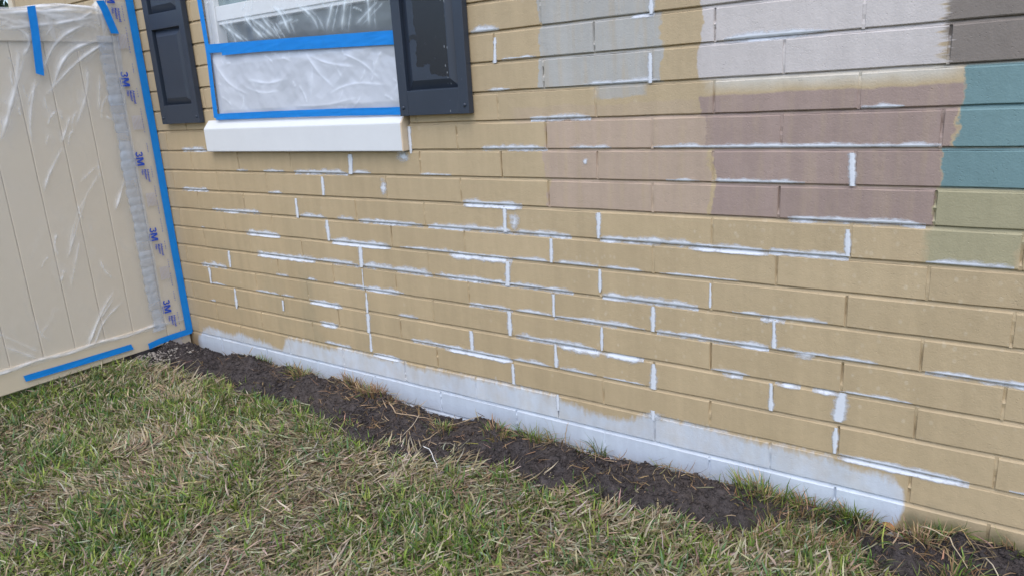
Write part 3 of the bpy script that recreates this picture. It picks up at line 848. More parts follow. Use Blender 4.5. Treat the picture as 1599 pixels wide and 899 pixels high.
def text(body, size, y, z, mat, name, bold=0.0, sx=1.0, x=XF+0.0085):
    """print that reads downward on the film, letter tops towards the wall"""
    cu = bpy.data.curves.new(name, 'FONT'); cu.body = body; cu.size = size; cu.offset = bold; cu.extrude = 0.0002
    cu.resolution_u = 2
    t = bpy.data.objects.new(name, cu); COL.objects.link(t)
    bpy.context.view_layer.update()
    dg = bpy.context.evaluated_depsgraph_get()
    me = bpy.data.meshes.new_from_object(t.evaluated_get(dg))
    bpy.data.objects.remove(t)
    me.materials.clear(); me.materials.append(mat)
    M = Matrix(((0, 0, 1, x), (0, 1, 0, y), (-sx, 0, 0, z), (0, 0, 0, 1)))
    me.transform(M); me.update()
    o = bpy.data.objects.new(name, me); COL.objects.link(o)
    return child(o, film)
def logo(z0, x=XF+0.0085):
    """bold 3M mark, u runs down the film, v towards the wall"""
    V, F = [], []
    def put(poly):
        b = len(V); n = len(poly)
        for t in (0.0, 0.0003): V.extend((x+t, -0.146+v, z0-u) for u, v in poly)
        F.append(tuple(range(b+n, b+2*n))); F.append(tuple(range(b, b+n))[::-1])
        F.extend((b+i, b+(i+1) % n, b+n+(i+1) % n, b+n+i) for i in range(n))
    path = [(.014+.0095*math.cos(math.radians(a)), .0295+.0068*math.sin(math.radians(a))) for a in range(165, -91, -20)]
    path += [(.014+.0105*math.cos(math.radians(a)), .0125+.0085*math.sin(math.radians(a))) for a in range(75, -170, -20)]
    hw = 0.0040; L_, R_ = [], []
    for i, p in enumerate(path):
        q0, q1 = path[max(i-1, 0)], path[min(i+1, len(path)-1)]
        d = Vector((q1[0]-q0[0], q1[1]-q0[1])).normalized(); k_ = hw*(0.75 if 10 <= i <= 15 else 1)
        L_.append((p[0]-d.y*k_, p[1]+d.x*k_)); R_.append((p[0]+d.y*k_, p[1]-d.x*k_))
    b = len(V)
    for l, r in zip(L_, R_): V.extend([(x+.0003, -0.146+l[1], z0-l[0]), (x+.0003, -0.146+r[1], z0-r[0])])
    F.extend((b+2*i, b+2*i+1, b+2*i+3, b+2*i+2) for i in range(len(L_)-1))
    put([(.032+a, c) for a, c in ((0, 0), (0, .040), (.0125, .040), (.0215, .017), (.0305, .040), (.043, .040), (.043, 0), (.0345, 0), (.0345, .025), (.0255, .002), (.0175, .002), (.0085, .025), (.0085, 0))])
    child(mesh_obj('logo', V, F, M_INK), film)
for z0 in (1.972, 1.562, 1.150, 0.738, 0.326):
    logo(z0)
    q = MB(); q.box(XF+0.0083, XF+0.0086, -0.1545, -0.1505, z0-0.074, z0-0.030); child(q.build('logo_underline', M_INK, None), film)
    for i, wd in enumerate(('Advanced', 'Masking', 'Film')):
        text(wd, 0.0165, -0.099-0.0155*i, z0-0.096, M_INK, 'lettering', 0.0005, 1.05)
    for i, dz in enumerate((0.04, -0.085, -0.19, -0.27)):
        wl = random.choice((4, 5, 6))
        for j in range(wl):                  # rows of unreadably small print
            zz = z0+dz-0.013*j
            q = MB(); q.box(XF+0.0083, XF+0.0086, -0.0745-random.uniform(0, .0006), -0.0745+random.uniform(.003, .0045), zz-random.uniform(.006, .010), zz)
            child(q.build('fine_print', M_INK2, None), film)
    for j in range(7):                       # pale block of small print lines
        q = MB(); yy = -0.128+0.0075*j
        q.box(XF+0.0083, XF+0.0086, yy, yy+0.0032, z0-0.30+random.uniform(0, .006), z0-0.225)
        child(q.build('small_print_line', simple('faded_print', (0.50, 0.49, 0.56), 0.5, 0.02) if 'faded_print' not in bpy.data.materials else bpy.data.materials['faded_print'], None), film)

# ------------------------------------------------------------------ film over the window
def facets(x, y, seed):
    """piecewise linear random surface on a skewed triangle lattice: crumpled sheet"""
    u = x-y*0.577; v = y*1.155
    iu, iv = np.floor(u), np.floor(v); fu, fv = u-iu, v-iv
    h = lambda a, b_: _hash(iu+a, iv+b_, seed)
    lo_ = fu+fv < 1
    return np.where(lo_, h(0, 0)*(1-fu-fv)+h(1, 0)*fu+h(0, 1)*fv, h(1, 1)*(fu+fv-1)+h(1, 0)*(1-fv)+h(0, 1)*(1-fu))
def wfilm(name, x0, x1, z0, z1, mat, rl, seed, dens, label, bow=False):
    xs = np.arange(x0, x1+.001, 0.0045); zs = np.arange(z0, min(z1, 2.0)+.001, 0.0045)
    A, B = np.meshgrid(xs, zs, indexing='ij'); P = np.stack([A.ravel(), B.ravel()], 1)
    rr_ = random.Random(seed); ex = []
    for _ in range(int(34*dens)):                 # short crisp creases fanning from the taped edges
        cx_ = rr_.uniform(x0, x1); cz_ = rr_.uniform(z0+.02, min(z1, z0+.32)); a_ = rr_.choice((0.5, 0.9, 1.3, 1.8, 2.2, 2.6))+rr_.uniform(-.25, .25); l_ = rr_.uniform(.03, .10)
        ex.append(([(cx_, cz_), (cx_+l_*math.cos(a_)*.6, cz_+l_*math.sin(a_)*.5), (cx_+l_*math.cos(a_+.2), cz_+l_*math.sin(a_+.2))], rr_.uniform(.4, .95), rr_.uniform(.3, .7)))
    h = np.maximum(ridges(P, rl, 0.009), ridges(P, ex, 0.008))
    wx = P[:, 0]+0.018*(fbm(P[:, 0]*5, P[:, 1]*5, seed, 3)-.5); wz = P[:, 1]+0.018*(fbm(P[:, 0]*5, P[:, 1]*5, seed+1, 3)-.5)
    f1 = facets(wx*9+wz*4, wz*7-wx*3, seed+2); f2 = facets(wx*19-wz*13, wz*17+wx*6, seed+3); f3 = facets(wx*34+wz*21, wz*30-wx*11, seed+4)
    lo_f = fbm(wx*3, wz*4, seed+6, 3)
    hz = np.clip(h+0.10*dens*(f2-.5), 0, 1)
    if bow: P[:, 1] = np.where(P[:, 1] > 1.5, P[:, 1]-(P[:, 1]-1.5)/(z1-1.5)*0.042*(P[:, 0]-x0)/(x1-x0), P[:, 1])
    env = np.clip(np.minimum.reduce([(P[:, 1]-z0)/.045, (z1-0.03-P[:, 1])/.05, (P[:, 0]-x0)/.05]), 0.0, 1)
    y = -0.0025-env*(0.0040*h+0.0075*f1+0.0042*f2+0.0020*f3+0.004*lo_f)
    idx = np.arange(A.size).reshape(A.shape)
    F = np.stack([idx[:-1, :-1].ravel(), idx[1:, :-1].ravel(), idx[1:, 1:].ravel(), idx[:-1, 1:].ravel()], 1)
    o = np_mesh(name, np.stack([P[:, 0], y, P[:, 1]], 1), F, mat, None, True, {'haze': hz})
    return tag(o, label, 'plastic film')
WR1 = [([(-2.20, 1.74), (-2.13, 1.70), (-2.02, 1.63)], .8, 1.1), ([(-2.16, 1.75), (-2.10, 1.66), (-2.09, 1.62)], .6, 1.0),
       ([(-2.01, 1.76), (-1.96, 1.69), (-1.87, 1.63)], .9, 1.2), ([(-1.96, 1.73), (-1.90, 1.70), (-1.80, 1.63)], .8, 1.0), ([(-1.9, 1.75), (-1.84, 1.69), (-1.78, 1.64)], .7, .9),
       ([(-1.80, 1.77), (-1.74, 1.73), (-1.70, 1.64)], .9, 1.2), ([(-1.78, 1.69), (-1.66, 1.70)], .7, 1.0), ([(-1.64, 1.76), (-1.55, 1.71), (-1.51, 1.64)], .8, .9),
       ([(-1.40, 1.76), (-1.47, 1.63)], .8, .8), ([(-1.31, 1.80), (-1.38, 1.62)], .8, .9), ([(-1.20, 1.80), (-1.22, 1.62)], .8, 1.0), ([(-1.15, 1.72), (-1.3, 1.64)], .7, .8)]
wfilm('window_film', -2.325, -1.062, 1.60, 2.58, M_WFILM, [(a_, b_, c_*1.5) for a_, b_, c_ in WR1]+[([(p_[0]+.035, p_[1]-.005) for p_ in a_], b_*.7, c_*.8) for a_, b_, c_ in WR1], 51, 0.55, 'clear crinkled plastic over the upper window above the middle blue tape')
WR2 = [([(-2.29, 1.56), (-2.20, 1.45), (-2.05, 1.40)], .8, 1.4), ([(-2.05, 1.47), (-1.9, 1.44), (-1.75, 1.46)], .9, 1.6), ([(-2.08, 1.44), (-1.95, 1.40), (-1.82, 1.41)], .7, 1.2),
       ([(-1.62, 1.58), (-1.56, 1.47), (-1.45, 1.40)], .8, 1.2), ([(-1.6, 1.56), (-1.48, 1.50), (-1.30, 1.48)], .8, 1.2), ([(-1.58, 1.52), (-1.62, 1.36)], .6, 1.3),
       ([(-1.4, 1.56), (-1.28, 1.50), (-1.18, 1.42)], .9, 1.1), ([(-1.5, 1.38), (-1.35, 1.42), (-1.15, 1.40)], .9, 1.1), ([(-1.75, 1.34), (-1.55, 1.33), (-1.3, 1.36)], .7, 1.1), ([(-1.16, 1.55), (-1.22, 1.44)], .8, 1.0)]
wfilm('window_film', -2.325, -1.062, 1.292, 1.625, M_WFILM2, WR2, 77, 0.8, 'milky crinkled plastic between the middle and bottom window tapes', True)

# ------------------------------------------------------------------ tape
def tape(pts, width, frame, off, label, wob=0.0015, seed=1, seglen=0.02, lift=0.0):
    """pts in the plane; frame 'x' = fence plane (y,z), 'y' = wall plane (x,z)"""
    r = random.Random(seed)
    pts = [np.array(p, float) for p in pts]
    line = []
    for a, b_ in zip(pts[:-1], pts[1:]):
        n = max(1, int(np.hypot(*(b_-a))/seglen))
        line += [a+(b_-a)*i/n for i in range(n)]
    line.append(pts[-1])
    V = []; N = len(line)
    cut_a, cut_b = r.uniform(-.006, .006), r.uniform(-.006, .006)
    for i, p in enumerate(line):
        d = line[min(i+1, N-1)]-line[max(i-1, 0)]; d /= np.hypot(*d)
        nn = np.array([-d[1], d[0]])
        wl = width/2*(1+r.uniform(-wob, wob)*12)
        for s in (-1, -.33, .33, 1):
            q = p+nn*wl*s
            if i == 0: q = q+d*cut_a*s
            if i == N-1: q = q+d*cut_b*s
            o_ = off+r.uniform(0, 0.0011)+lift*math.sin(i*0.7+s)
            for th in (0.0, 0.0006):
                V.append((XF+o_+th, q[0], q[1]) if frame == 'x' else (q[0], -o_-th, q[1]))
    F = []
    g_ = lambda i, s, t: i*8+s*2+t
    for i in range(N-1):
        for s in range(3):
            F.append((g_(i, s, 1), g_(i+1, s, 1), g_(i+1, s+1, 1), g_(i, s+1, 1)))
            F.append((g_(i, s, 0), g_(i, s+1, 0), g_(i+1, s+1, 0), g_(i+1, s, 0)))
        F.append((g_(i, 0, 0), g_(i+1, 0, 0), g_(i+1, 0, 1), g_(i, 0, 1)))
        F.append((g_(i, 3, 0), g_(i, 3, 1), g_(i+1, 3, 1), g_(i+1, 3, 0)))
    for i in (0, N-1):
        for s in range(3): F.append((g_(i, s, 0), g_(i, s, 1), g_(i, s+1, 1), g_(i, s+1, 0)))
    o = mesh_obj('blue_tape', V, F, M_TAPE)
    bm = bmesh.new(); bm.from_mesh(o.data); bmesh.ops.recalc_face_normals(bm, faces=bm.faces); bm.to_mesh(o.data); bm.free()
    return tag(o, label, 'tape', 'strips of blue masking tape')
tape([(-0.514, 1.862), (-0.520, 1.75), (-0.538, 1.552)], 0.036, 'x', 0.020, 'short vertical blue tape strip hanging from the top of the fence', seed=1)
tape([(-0.186, 1.905), (-0.172, 1.87), (-0.141, 1.748)], 0.040, 'x', 0.020, 'short slanted blue tape strip at the top of the fence beside the printed film', seed=2)
tape([(-0.030, 2.05), (-0.030, 1.92), (-0.026, 1.2), (-0.026, 0.75), (-0.022, 0.10)], 0.041, 'x', 0.010, 'long vertical blue tape strip down the corner of fence and wall', seed=3, seglen=.05)
tape([(-0.895, 0.1265), (-0.62, 0.122), (-0.356, 0.120)], 0.032, 'x', 0.002, 'straight blue tape strip along the fence bottom rail', seed=4, seglen=.06)
tape([(-0.274, 0.096), (-0.205, 0.106), (-0.136, 0.1085), (-0.008, 0.110)], 0.033, 'x', 0.0135, 'bent blue tape strip at the foot of the fence post', seed=5)
tape([(-2.323, 2.2), (-2.323, 1.85), (-2.319, 1.595), (-2.338, 1.30)], 0.033, 'y', 0.017, 'vertical blue tape strip up the left edge of the window', seed=6, seglen=.05)
tape([(-2.318, 1.629), (-2.0, 1.617), (-1.6, 1.603), (-1.05, 1.582)], 0.040, 'y', 0.0185, 'slanting blue tape strip across the middle of the window', seed=7, seglen=.05)
tape([(-2.205, 1.607), (-1.9, 1.602), (-1.6, 1.589), (-1.05, 1.566)], 0.034, 'y', 0.0205, 'lower overlapping blue tape strip across the middle of the window', seed=8, seglen=.05)
tape([(-2.335, 1.308), (-1.9, 1.307), (-1.5, 1.304), (-1.05, 1.297)], 0.030, 'y', 0.0185, 'blue tape strip along the foot of the window above the white sill', seed=9, seglen=.05)

# ------------------------------------------------------------------ ground
BND = [(-3.2, -0.55), (-2.86, -0.46), (-2.6, -0.34), (-2.29, -0.30), (-1.95, -0.27), (-1.59, -0.27), (-1.3, -0.31), (-1.04, -0.34), (-.75, -0.32), (-.46, -0.255), (-.108, -0.205), (.269, -0.215), (.40, -0.20), (.47, -0.03), (.56, 0.0), (.68, 0.0), (.73, -0.08), (.80, -0.27), (1.3, -0.40), (3.0, -0.42)]
bx, by = np.array(BND).T
def bound(x): return np.interp(x, bx, by)+0.0+0.09*(fbm(np.asarray(x)*7, np.asarray(x)*0, 60, 3)-0.5)
def lawn_z(x, y):
    base = -0.012-0.03*sstep(-0.2, -1.2, y)+0.065*sstep(-2.35, -2.9, x)
    return base+0.035*(fbm(x*1.6, y*1.6, 70, 3)-0.5)+0.02*(fbm(x*9, y*9, 71, 3)-0.5)
gx = np.concatenate([np.linspace(-300, -12, 10), np.linspace(-10, -4, 8), np.arange(-3.6, 3.2, 0.04), np.linspace(3.5, 12, 8), np.linspace(20, 300, 10)])
gy = np.concatenate([np.linspace(-300, -14, 10), np.linspace(-12, -3.4, 10), np.arange(-3.2, 0.2, 0.04), np.linspace(0.3, 6, 6), np.linspace(10, 300, 10)])
A, B = np.meshgrid(gx, gy, indexing='ij')
Zl = lawn_z(A, B)-0.05*sstep(0, 0.10, B-bound(A))
idx = np.arange(A.size).reshape(A.shape)
F = np.stack([idx[:-1, :-1].ravel(), idx[1:, :-1].ravel(), idx[1:, 1:].ravel(), idx[:-1, 1:].ravel()], 1)
struct(np_mesh('lawn', np.stack([A.ravel(), B.ravel(), Zl.ravel()], 1), F, M_GROUND))

def wall_line(x):   # height of the soil where it meets the wall
    xs_ = [-3, -2.913, -2.347, -1.541, -1.211, -.636, -.19, .187, .407, .606, .788, .92, 1.104, 3]
    zz = [-.01, -.009, .007, .022, -.008, -.016, -.006, -.002, .014, .016, .020, .040, .036, .03]
    return np.interp(x, xs_, zz)
def soil_z(x, y):
    t = np.clip(-y/0.28, 0, 1.3)
    z = wall_line(x)*(1-t)+0.012*t+0.055*np.sin(np.clip(t*1.05, 0, 1)*math.pi)*(0.2+1.4*fbm(x*3, y*3, 80, 2))
    z = z+0.085*(fbm(x*6, y*6, 81, 3)-0.5)*np.clip(t*3, 0, 1)+0.034*(fbm(x*24, y*24, 82, 4)-0.5)*np.clip(t*5+.08, 0, 1)
    l = np.abs(fbm(x*42, y*42, 83, 3)-0.5)*0.012-0.016*(fbm(x*75, y*75, 84, 2)-0.5)
    z = z-l*np.clip(t*4+.1, 0, 1)-0.012*(1-np.clip(t*5, 0, 1))+0.055*(fbm(x*13, y*13, 86, 2)-0.5)*np.clip(t*3, 0, 1)
    edge = sstep(0.02, 0.11, bound(x)-y)
    return z-0.09*edge
sx_ = np.arange(-3.1, 2.0, 0.0055); sy_ = np.concatenate([[0.03], np.arange(0.006, -0.62, -0.0055)])
A, B = np.meshgrid(sx_, sy_, indexing='ij')
Zs = soil_z(A, B)
idx = np.arange(A.size).reshape(A.shape)
F = np.stack([idx[:-1, 1:].ravel(), idx[1:, 1:].ravel(), idx[1:, :-1].ravel(), idx[:-1, :-1].ravel()], 1)
struct(np_mesh('soil_bed', np.stack([A.ravel(), B.ravel(), Zs.ravel()], 1), F, M_SOIL))

# crumbs and clods
ico_v = np.array([(0, 0, 1), (.894, 0, .447), (.276, .851, .447), (-.724, .526, .447), (-.724, -.526, .447), (.276, -.851, .447), (.724, .526, -.447), (-.276, .851, -.447), (-.894, 0, -.447), (-.276, -.851, -.447), (.724, -.526, -.447), (0, 0, -1)])
ico_f = np.array([(0, 1, 2), (0, 2, 3), (0, 3, 4), (0, 4, 5), (0, 5, 1), (1, 6, 2), (2, 7, 3), (3, 8, 4), (4, 9, 5), (5, 10, 1), (2, 6, 7), (3, 7, 8), (4, 8, 9), (5, 9, 10), (1, 10, 6), (6, 11, 7), (7, 11, 8), (8, 11, 9), (9, 11, 10), (10, 11, 6)])
def lumps(name, x, y, z, r, mat, flat=0.7):
    n = len(x)
    V = ico_v[None]*(1+0.9*(rng.random((n, 12, 1))-0.5))*r[:, None, None]*(0.7+0.6*rng.random((n, 1, 3)))
    V[:, :, 2] *= flat
    V = V+np.stack([x, y, z], 1)[:, None]
    F = (ico_f[None]+(np.arange(n)*12)[:, None, None]).reshape(-1, 3)
    return np_mesh(name, V.reshape(-1, 3), F, mat, None, False)
n = 26000
x = rng.uniform(-2.93, 1.7, n); y = -rng.random(n)**1.1*0.42
k_ = (y > bound(x)-0.03) & (rng.random(n) < 0.35+0.9*fbm(x*5, y*5, 90, 2)); x, y = x[k_], y[k_]
r = 0.0015+0.008*rng.random(len(x))**4
struct(lumps('soil_clods', x, y, soil_z(x, y)+r*0.25, r, M_SOIL), 'stuff')
oct_v = np.array([(1, 0, 0), (0, 1, 0), (-1, 0, 0), (0, -1, 0), (0, 0, 1), (0, 0, -1)], float)
oct_f = np.array([(0, 1, 4), (1, 2, 4), (2, 3, 4), (3, 0, 4), (1, 0, 5), (2, 1, 5), (3, 2, 5), (0, 3, 5)])
n = 60000
x = rng.uniform(-2.93, 1.5, n); y = -rng.random(n)*0.42
k_ = (y > bound(x)-0.04) & (rng.random(n) < 0.25+1.0*fbm(x*9, y*9, 92, 3)); x, y = x[k_], y[k_]; n = len(x)
r = 0.0008+0.0042*rng.random(n)**2.5
V = oct_v[None]*(1+0.9*(rng.random((n, 6, 1))-0.5))*r[:, None, None]
a_ = rng.random(n)*6.28; ca, sa = np.cos(a_)[:, None], np.sin(a_)[:, None]
V = np.stack([V[..., 0]*ca-V[..., 1]*sa, V[..., 0]*sa+V[..., 1]*ca, V[..., 2]*.8], -1)+np.stack([x, y, soil_z(x, y)+r*.35], 1)[:, None]
struct(np_mesh('soil_crumbs', V.reshape(-1, 3), (oct_f[None]+(np.arange(n)*6)[:, None, None]).reshape(-1, 3), M_SOIL, None, False), 'stuff')
# pale grit under the fence
n = 1500
x = -2.93+np.abs(rng.normal(0, 0.14, n)); y = rng.uniform(-1.1, -0.12, n)
w_ = np.exp(-((y+0.38)/0.24)**2); k_ = (rng.random(n) < 0.15+w_); x, y = x[k_], y[k_]
r = 0.002+0.0055*rng.random(len(x))**2
M_GRIT = simple('pale_grit', (0.30, 0.275, 0.25), 0.85, 0.6, 60)
struct(lumps('gravel', x, y, np.maximum(lawn_z(x, y), soil_z(x, y))+r*0.4, r, M_GRIT), 'stuff')

# ------------------------------------------------------------------ grass
def blades(x, y, z, az, lean, L, w, col, curl):
    """ribbon blades: 3 segments; lean = angle from vertical at root, curl = extra bend"""
    n = len(x)
    V = np.zeros((n, 7, 3)); C = np.zeros((n, 7, 3))
    px, pz = np.zeros(n), np.zeros(n)
    ca, sa = np.cos(az), np.sin(az)
    tw = rng.uniform(-.8, .8, n)
    sxv = np.stack([-sa*np.cos(tw), ca*np.cos(tw), np.sin(tw)*0.8], 1)
    ws = (1.0, 0.95, 0.65)
    jig = rng.normal(0, 0.12, (n, 3))
    side = np.zeros(n)
    for s in range(4):
        c = np.stack([x+ca*px-sa*side, y+sa*px+ca*side, z+pz], 1)
        if s < 3:
            V[:, 2*s] = c-sxv*(w*ws[s]/2)[:, None]; V[:, 2*s+1] = c+sxv*(w*ws[s]/2)[:, None]
            th = lean+curl*s/2.0
            px = px+np.sin(th)*L/3; pz = pz+np.cos(th)*L/3; side = side+jig[:, s]*L/3
        else: V[:, 6] = c
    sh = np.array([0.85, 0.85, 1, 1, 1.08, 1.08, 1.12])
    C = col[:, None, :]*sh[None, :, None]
    b0 = (np.arange(n)*7)[:, None]
    Q = np.concatenate([b0+np.array([[0, 1, 3, 2]]), b0+np.array([[2, 3, 5, 4]])])
    T = b0+np.array([[4, 5, 6]])
    return V.reshape(-1, 3), Q, T, C.reshape(-1, 3)
PAL_GREEN = np.array([(.12, .20, .035), (.17, .245, .045), (.08, .155, .035), (.25, .30, .07), (.10, .185, .08), (.20, .235, .085)])
PAL_DRY = np.array([(.40, .345, .235), (.34, .285, .18), (.53, .475, .35), (.22, .18, .115), (.40, .37, .28), (.30, .235, .155)])
def pick(pal, n, p=None):
    c = pal[rng.choice(len(pal), n, p=p)]*(0.75+0.5*rng.random((n, 1)))
    return c*(1+0.08*rng.normal(size=(n, 3)))
def view_w(x, y):
    """thin the lawn out where the photograph does not look"""
    front = -1.75+np.clip((x+1.55)*0.60, -1, 1.7)
    return np.where(y > front-0.12, 1.0, 0.22)
def dryness(x, y):
    return np.clip(0.48+2.9*(fbm(x*2.1, y*2.1, 100, 3)-0.5)+1.8*(fbm(x*8, y*8, 101, 2)-0.5), 0, 1)
def gz(x, y): return np.maximum(lawn_z(x, y), np.where(y > bound(x)-0.06, soil_z(x, y), -9))

def scatter(n, y1=-0.0, keep=None):
    x = rng.uniform(-3.05, 2.2, n); y = rng.uniform(-2.3, y1, n)
    k_ = (rng.random(n) < view_w(x, y)) & (y < bound(x)+0.02*rng.normal(size=n)) & (y < -0.02)
    return x[k_], y[k_]
# 1. straw thatch, lying flat
x, y = scatter(185000)
dr = dryness(x, y)
k_ = rng.random(len(x)) < 0.35+0.65*dr; x, y, dr = x[k_], y[k_], dr[k_]
n = len(x)
az = 2*math.pi*fbm(x*1.3, y*1.3, 110, 2)*2+rng.normal(0, 0.9, n)
lean = np.clip(rng.normal(1.35, 0.22, n), .5, 1.65)
L = rng.uniform(0.03, 0.10, n); w = rng.uniform(.003, .0078, n)
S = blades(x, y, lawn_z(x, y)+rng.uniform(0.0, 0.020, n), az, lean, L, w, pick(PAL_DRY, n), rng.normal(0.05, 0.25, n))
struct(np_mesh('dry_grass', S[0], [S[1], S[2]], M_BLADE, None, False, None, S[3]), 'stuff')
# 2. green tufts
tx, ty = scatter(15000)
dr = dryness(tx, ty)
k_ = rng.random(len(tx)) < 1.2-0.95*dr; tx, ty, dr = tx[k_], ty[k_], dr[k_]
nb = rng.integers(5, 17, len(tx)); ti = np.repeat(np.arange(len(tx)), nb); n = len(ti)
R_ = 0.022
x = tx[ti]+rng.normal(0, R_, n); y = ty[ti]+rng.normal(0, R_, n)
k_ = (y < bound(x)+0.05) & (y < -0.015); x, y, ti = x[k_], y[k_], ti[k_]; n = len(x)
az = np.arctan2(y-ty[ti], x-tx[ti])+rng.normal(0, 0.8, n)
lean = np.clip(np.abs(rng.normal(0.62, 0.38, n)), 0.05, 1.45)
L = rng.uniform(0.022, 0.075, n)*(0.75+0.5*rng.random(len(tx))[ti]); w = rng.uniform(.004, .0095, n)
tc = rng.choice(len(PAL_GREEN), len(tx))
col = PAL_GREEN[tc][ti]*(0.6+0.8*rng.random((n, 1)))
mixd = rng.random(n) < 0.16
col[mixd] = pick(PAL_DRY, int(mixd.sum()))
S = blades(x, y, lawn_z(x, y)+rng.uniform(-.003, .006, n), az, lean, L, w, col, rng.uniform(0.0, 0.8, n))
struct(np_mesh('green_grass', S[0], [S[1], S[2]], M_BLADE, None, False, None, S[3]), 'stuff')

# dead roots and straw left on the bare soil
n = 7000
x = rng.uniform(-2.7, 1.4, n); y = -rng.random(n)*0.40-0.008
cl_ = np.zeros(n)
for cx, cy, rr, a in ((-2.2, -.08, .12, .6), (-1.85, -.12, .13, .9), (-1.42, -.08, .16, 1.3), (-1.15, -.17, .16, 1.2), (-.85, -.2, .10, .8), (-.45, -.08, .13, .9), (-.15, -.12, .14, .5), (.10, -.1, .12, .5), (.5, -.08, .15, 1.6), (.64, -.06, .12, 1.6), (.72, -.15, .12, 1.2), (.92, -.16, .13, .8)):
    cl_ = np.maximum(cl_, a*np.exp(-((x-cx)**2+((y-cy)*1.3)**2)/rr**2))
k_ = (rng.random(n) < 0.05+cl_) & (y > bound(x)-0.04); x, y = x[k_], y[k_]; n = len(x)
col = pick(PAL_DRY, n)*np.array([.95, .78, .66])*(0.45+0.7*rng.random((n, 1)))
S = blades(x, y, np.maximum(soil_z(x, y), lawn_z(x, y))+rng.uniform(0, .014, n), rng.uniform(0, 2*math.pi, n)*np.where(y > -.06, 0, 1)+np.where(y > -.06, rng.choice([0, math.pi], n), 0)+rng.normal(0, .25, n), np.clip(rng.normal(1.35, .3, n), .4, 1.7), rng.uniform(.02, .075, n), rng.uniform(.0016, .0045, n), col, rng.normal(0.1, .4, n))
struct(np_mesh('dead_roots', S[0], [S[1], S[2]], M_BLADE, None, False, None, S[3]), 'stuff')

# ------------------------------------------------------------------ single weeds, roots and bits on the bare soil
def weed(cx, cy, rad, nb, lmax, dry, label, lean0=0.55, cat='weed', name='weed_tuft', group='weeds along the foot of the wall'):
    n = int(nb*1.7); rad = rad*1.25; lmax = lmax*1.3
    x = cx+rng.normal(0, rad*0.5, n); y = np.minimum(cy+rng.normal(0, rad*0.35, n), -0.006)
    az = np.arctan2(y-cy, x-cx)+rng.normal(0, 0.7, n)
    lean = np.clip(np.abs(rng.normal(lean0, 0.35, n)), 0, 1.5)
    L = rng.uniform(0.35, 1, n)*lmax; w = rng.uniform(.0025, .005, n)
    d = rng.random(n) < dry
    col = np.where(d[:, None], pick(PAL_DRY, n)*np.array([.9, .72, .6]), pick(PAL_GREEN, n))
    z = np.maximum(soil_z(x, y), lawn_z(x, y))-0.002
    # blades next to the wall bend along it
    sa = np.sin(az); flip = (y+sa*L*np.sin(np.minimum(lean+.4, 1.5)) > -0.006)
    az = np.where(flip, -az, az)
    S = blades(x-cx, y-cy, z, az, lean, L, w, col, rng.uniform(0, .8, n))
    o = np_mesh(name, S[0], [S[1], S[2]], M_BLADE, None, False, None, S[3])
    o.location = (cx, cy, 0)
    return tag(o, label, cat, group)
WEEDS = [(-2.205, -0.065, .07, 90, .055, .25, 'small green tuft on dark soil nearest the fence'),
         (-1.83, -0.10, .06, 90, .06, .5, 'green and rusty tuft in the soil under the white sill'),
         (-1.50, -0.05, .06, 80, .075, .9, 'tan dead grass clump standing against the white band'),
         (-1.34, -0.10, .08, 140, .06, .85, 'wide brown tangle of dead grass pulled up on the soil'),
         (-0.83, -0.21, .045, 60, .045, .5, 'low olive tuft at the lawn edge by the curved twig'),
         (-0.47, -0.09, .05, 70, .075, .35, 'spiky olive weed in the middle of the soil strip'),
         (-0.40, -0.03, .03, 26, .10, .6, 'thin brown stemmed sprig leaning on the white band'),
         (-0.215, -0.02, .02, 26, .10, .35, 'upright green tipped sprig against the white band'),
         (-0.27, -0.04, .03, 30, .06, .6, 'short yellowish tuft left of the upright sprig'),
         (0.06, -0.04, .02, 22, .05, .4, 'tiny green tuft on dark soil below the white band'),
         (0.36, -0.03, .05, 80, .055, .1, 'bright green tuft where soil meets the white band'),
         (0.455, -0.02, .035, 30, .10, .25, 'wispy tall green weed in front of the white band'),
         (0.55, -0.06, .07, 170, .06, .55, 'thick mixed grass clump overlapping the white band'),
         (0.67, -0.04, .05, 150, .06, .25, 'dense green clump at the rounded end of the white band'),
         (0.92, -0.02, .04, 110, .055, .05, 'fresh green tuft against the bare tan wall foot'),
         (0.86, -0.11, .05, 70, .07, .7, 'straw coloured tuft on soil near the stone'),
         (0.60, -0.20, .06, 150, .08, .4, 'tall leafy clump at the lawn edge before the white band end'),
         (0.95, -0.21, .05, 80, .06, .4, 'low ragged tuft on soil at the lower right'),
         (0.42, -0.12, .08, 150, .07, .45, 'broad grassy weed clump left of the thick clump by the white band'),
         (0.50, -0.20, .07, 130, .075, .35, 'green leafy clump joining the lawn below the white band'),
         (0.68, -0.14, .07, 150, .06, .75, 'rusty dead grass heap beside the dead leaf'),
         (0.74, -0.24, .05, 90, .07, .3, 'upright green tuft at the lawn corner under the stone'),
         (-0.60, -0.16, .05, 60, .05, .6, 'small straw tuft on the dark soil above the lawn edge'),
         (-1.95, -0.03, .04, 50, .05, .3, 'little green tuft close to the white band under the sill'),
         (1.09, -0.06, .04, 40, .05, .5, 'sparse tuft by the wall at the right edge')]
for q in WEEDS: weed(*q)
LEAFW = [(-2.80, -0.86, .10, 200, .035, .0, 'dark green low weed patch by the fence bottom rail'), (-2.82, -0.40, .06, 90, .035, 0, 'small green weed patch below the end of the fence rail'), (-2.66, -0.40, .07, 110, .04, 0, 'green weed patch between the fence and the dark soil')]
for q in LEAFW: weed(*q, lean0=1.0, group='low weeds by the fence')

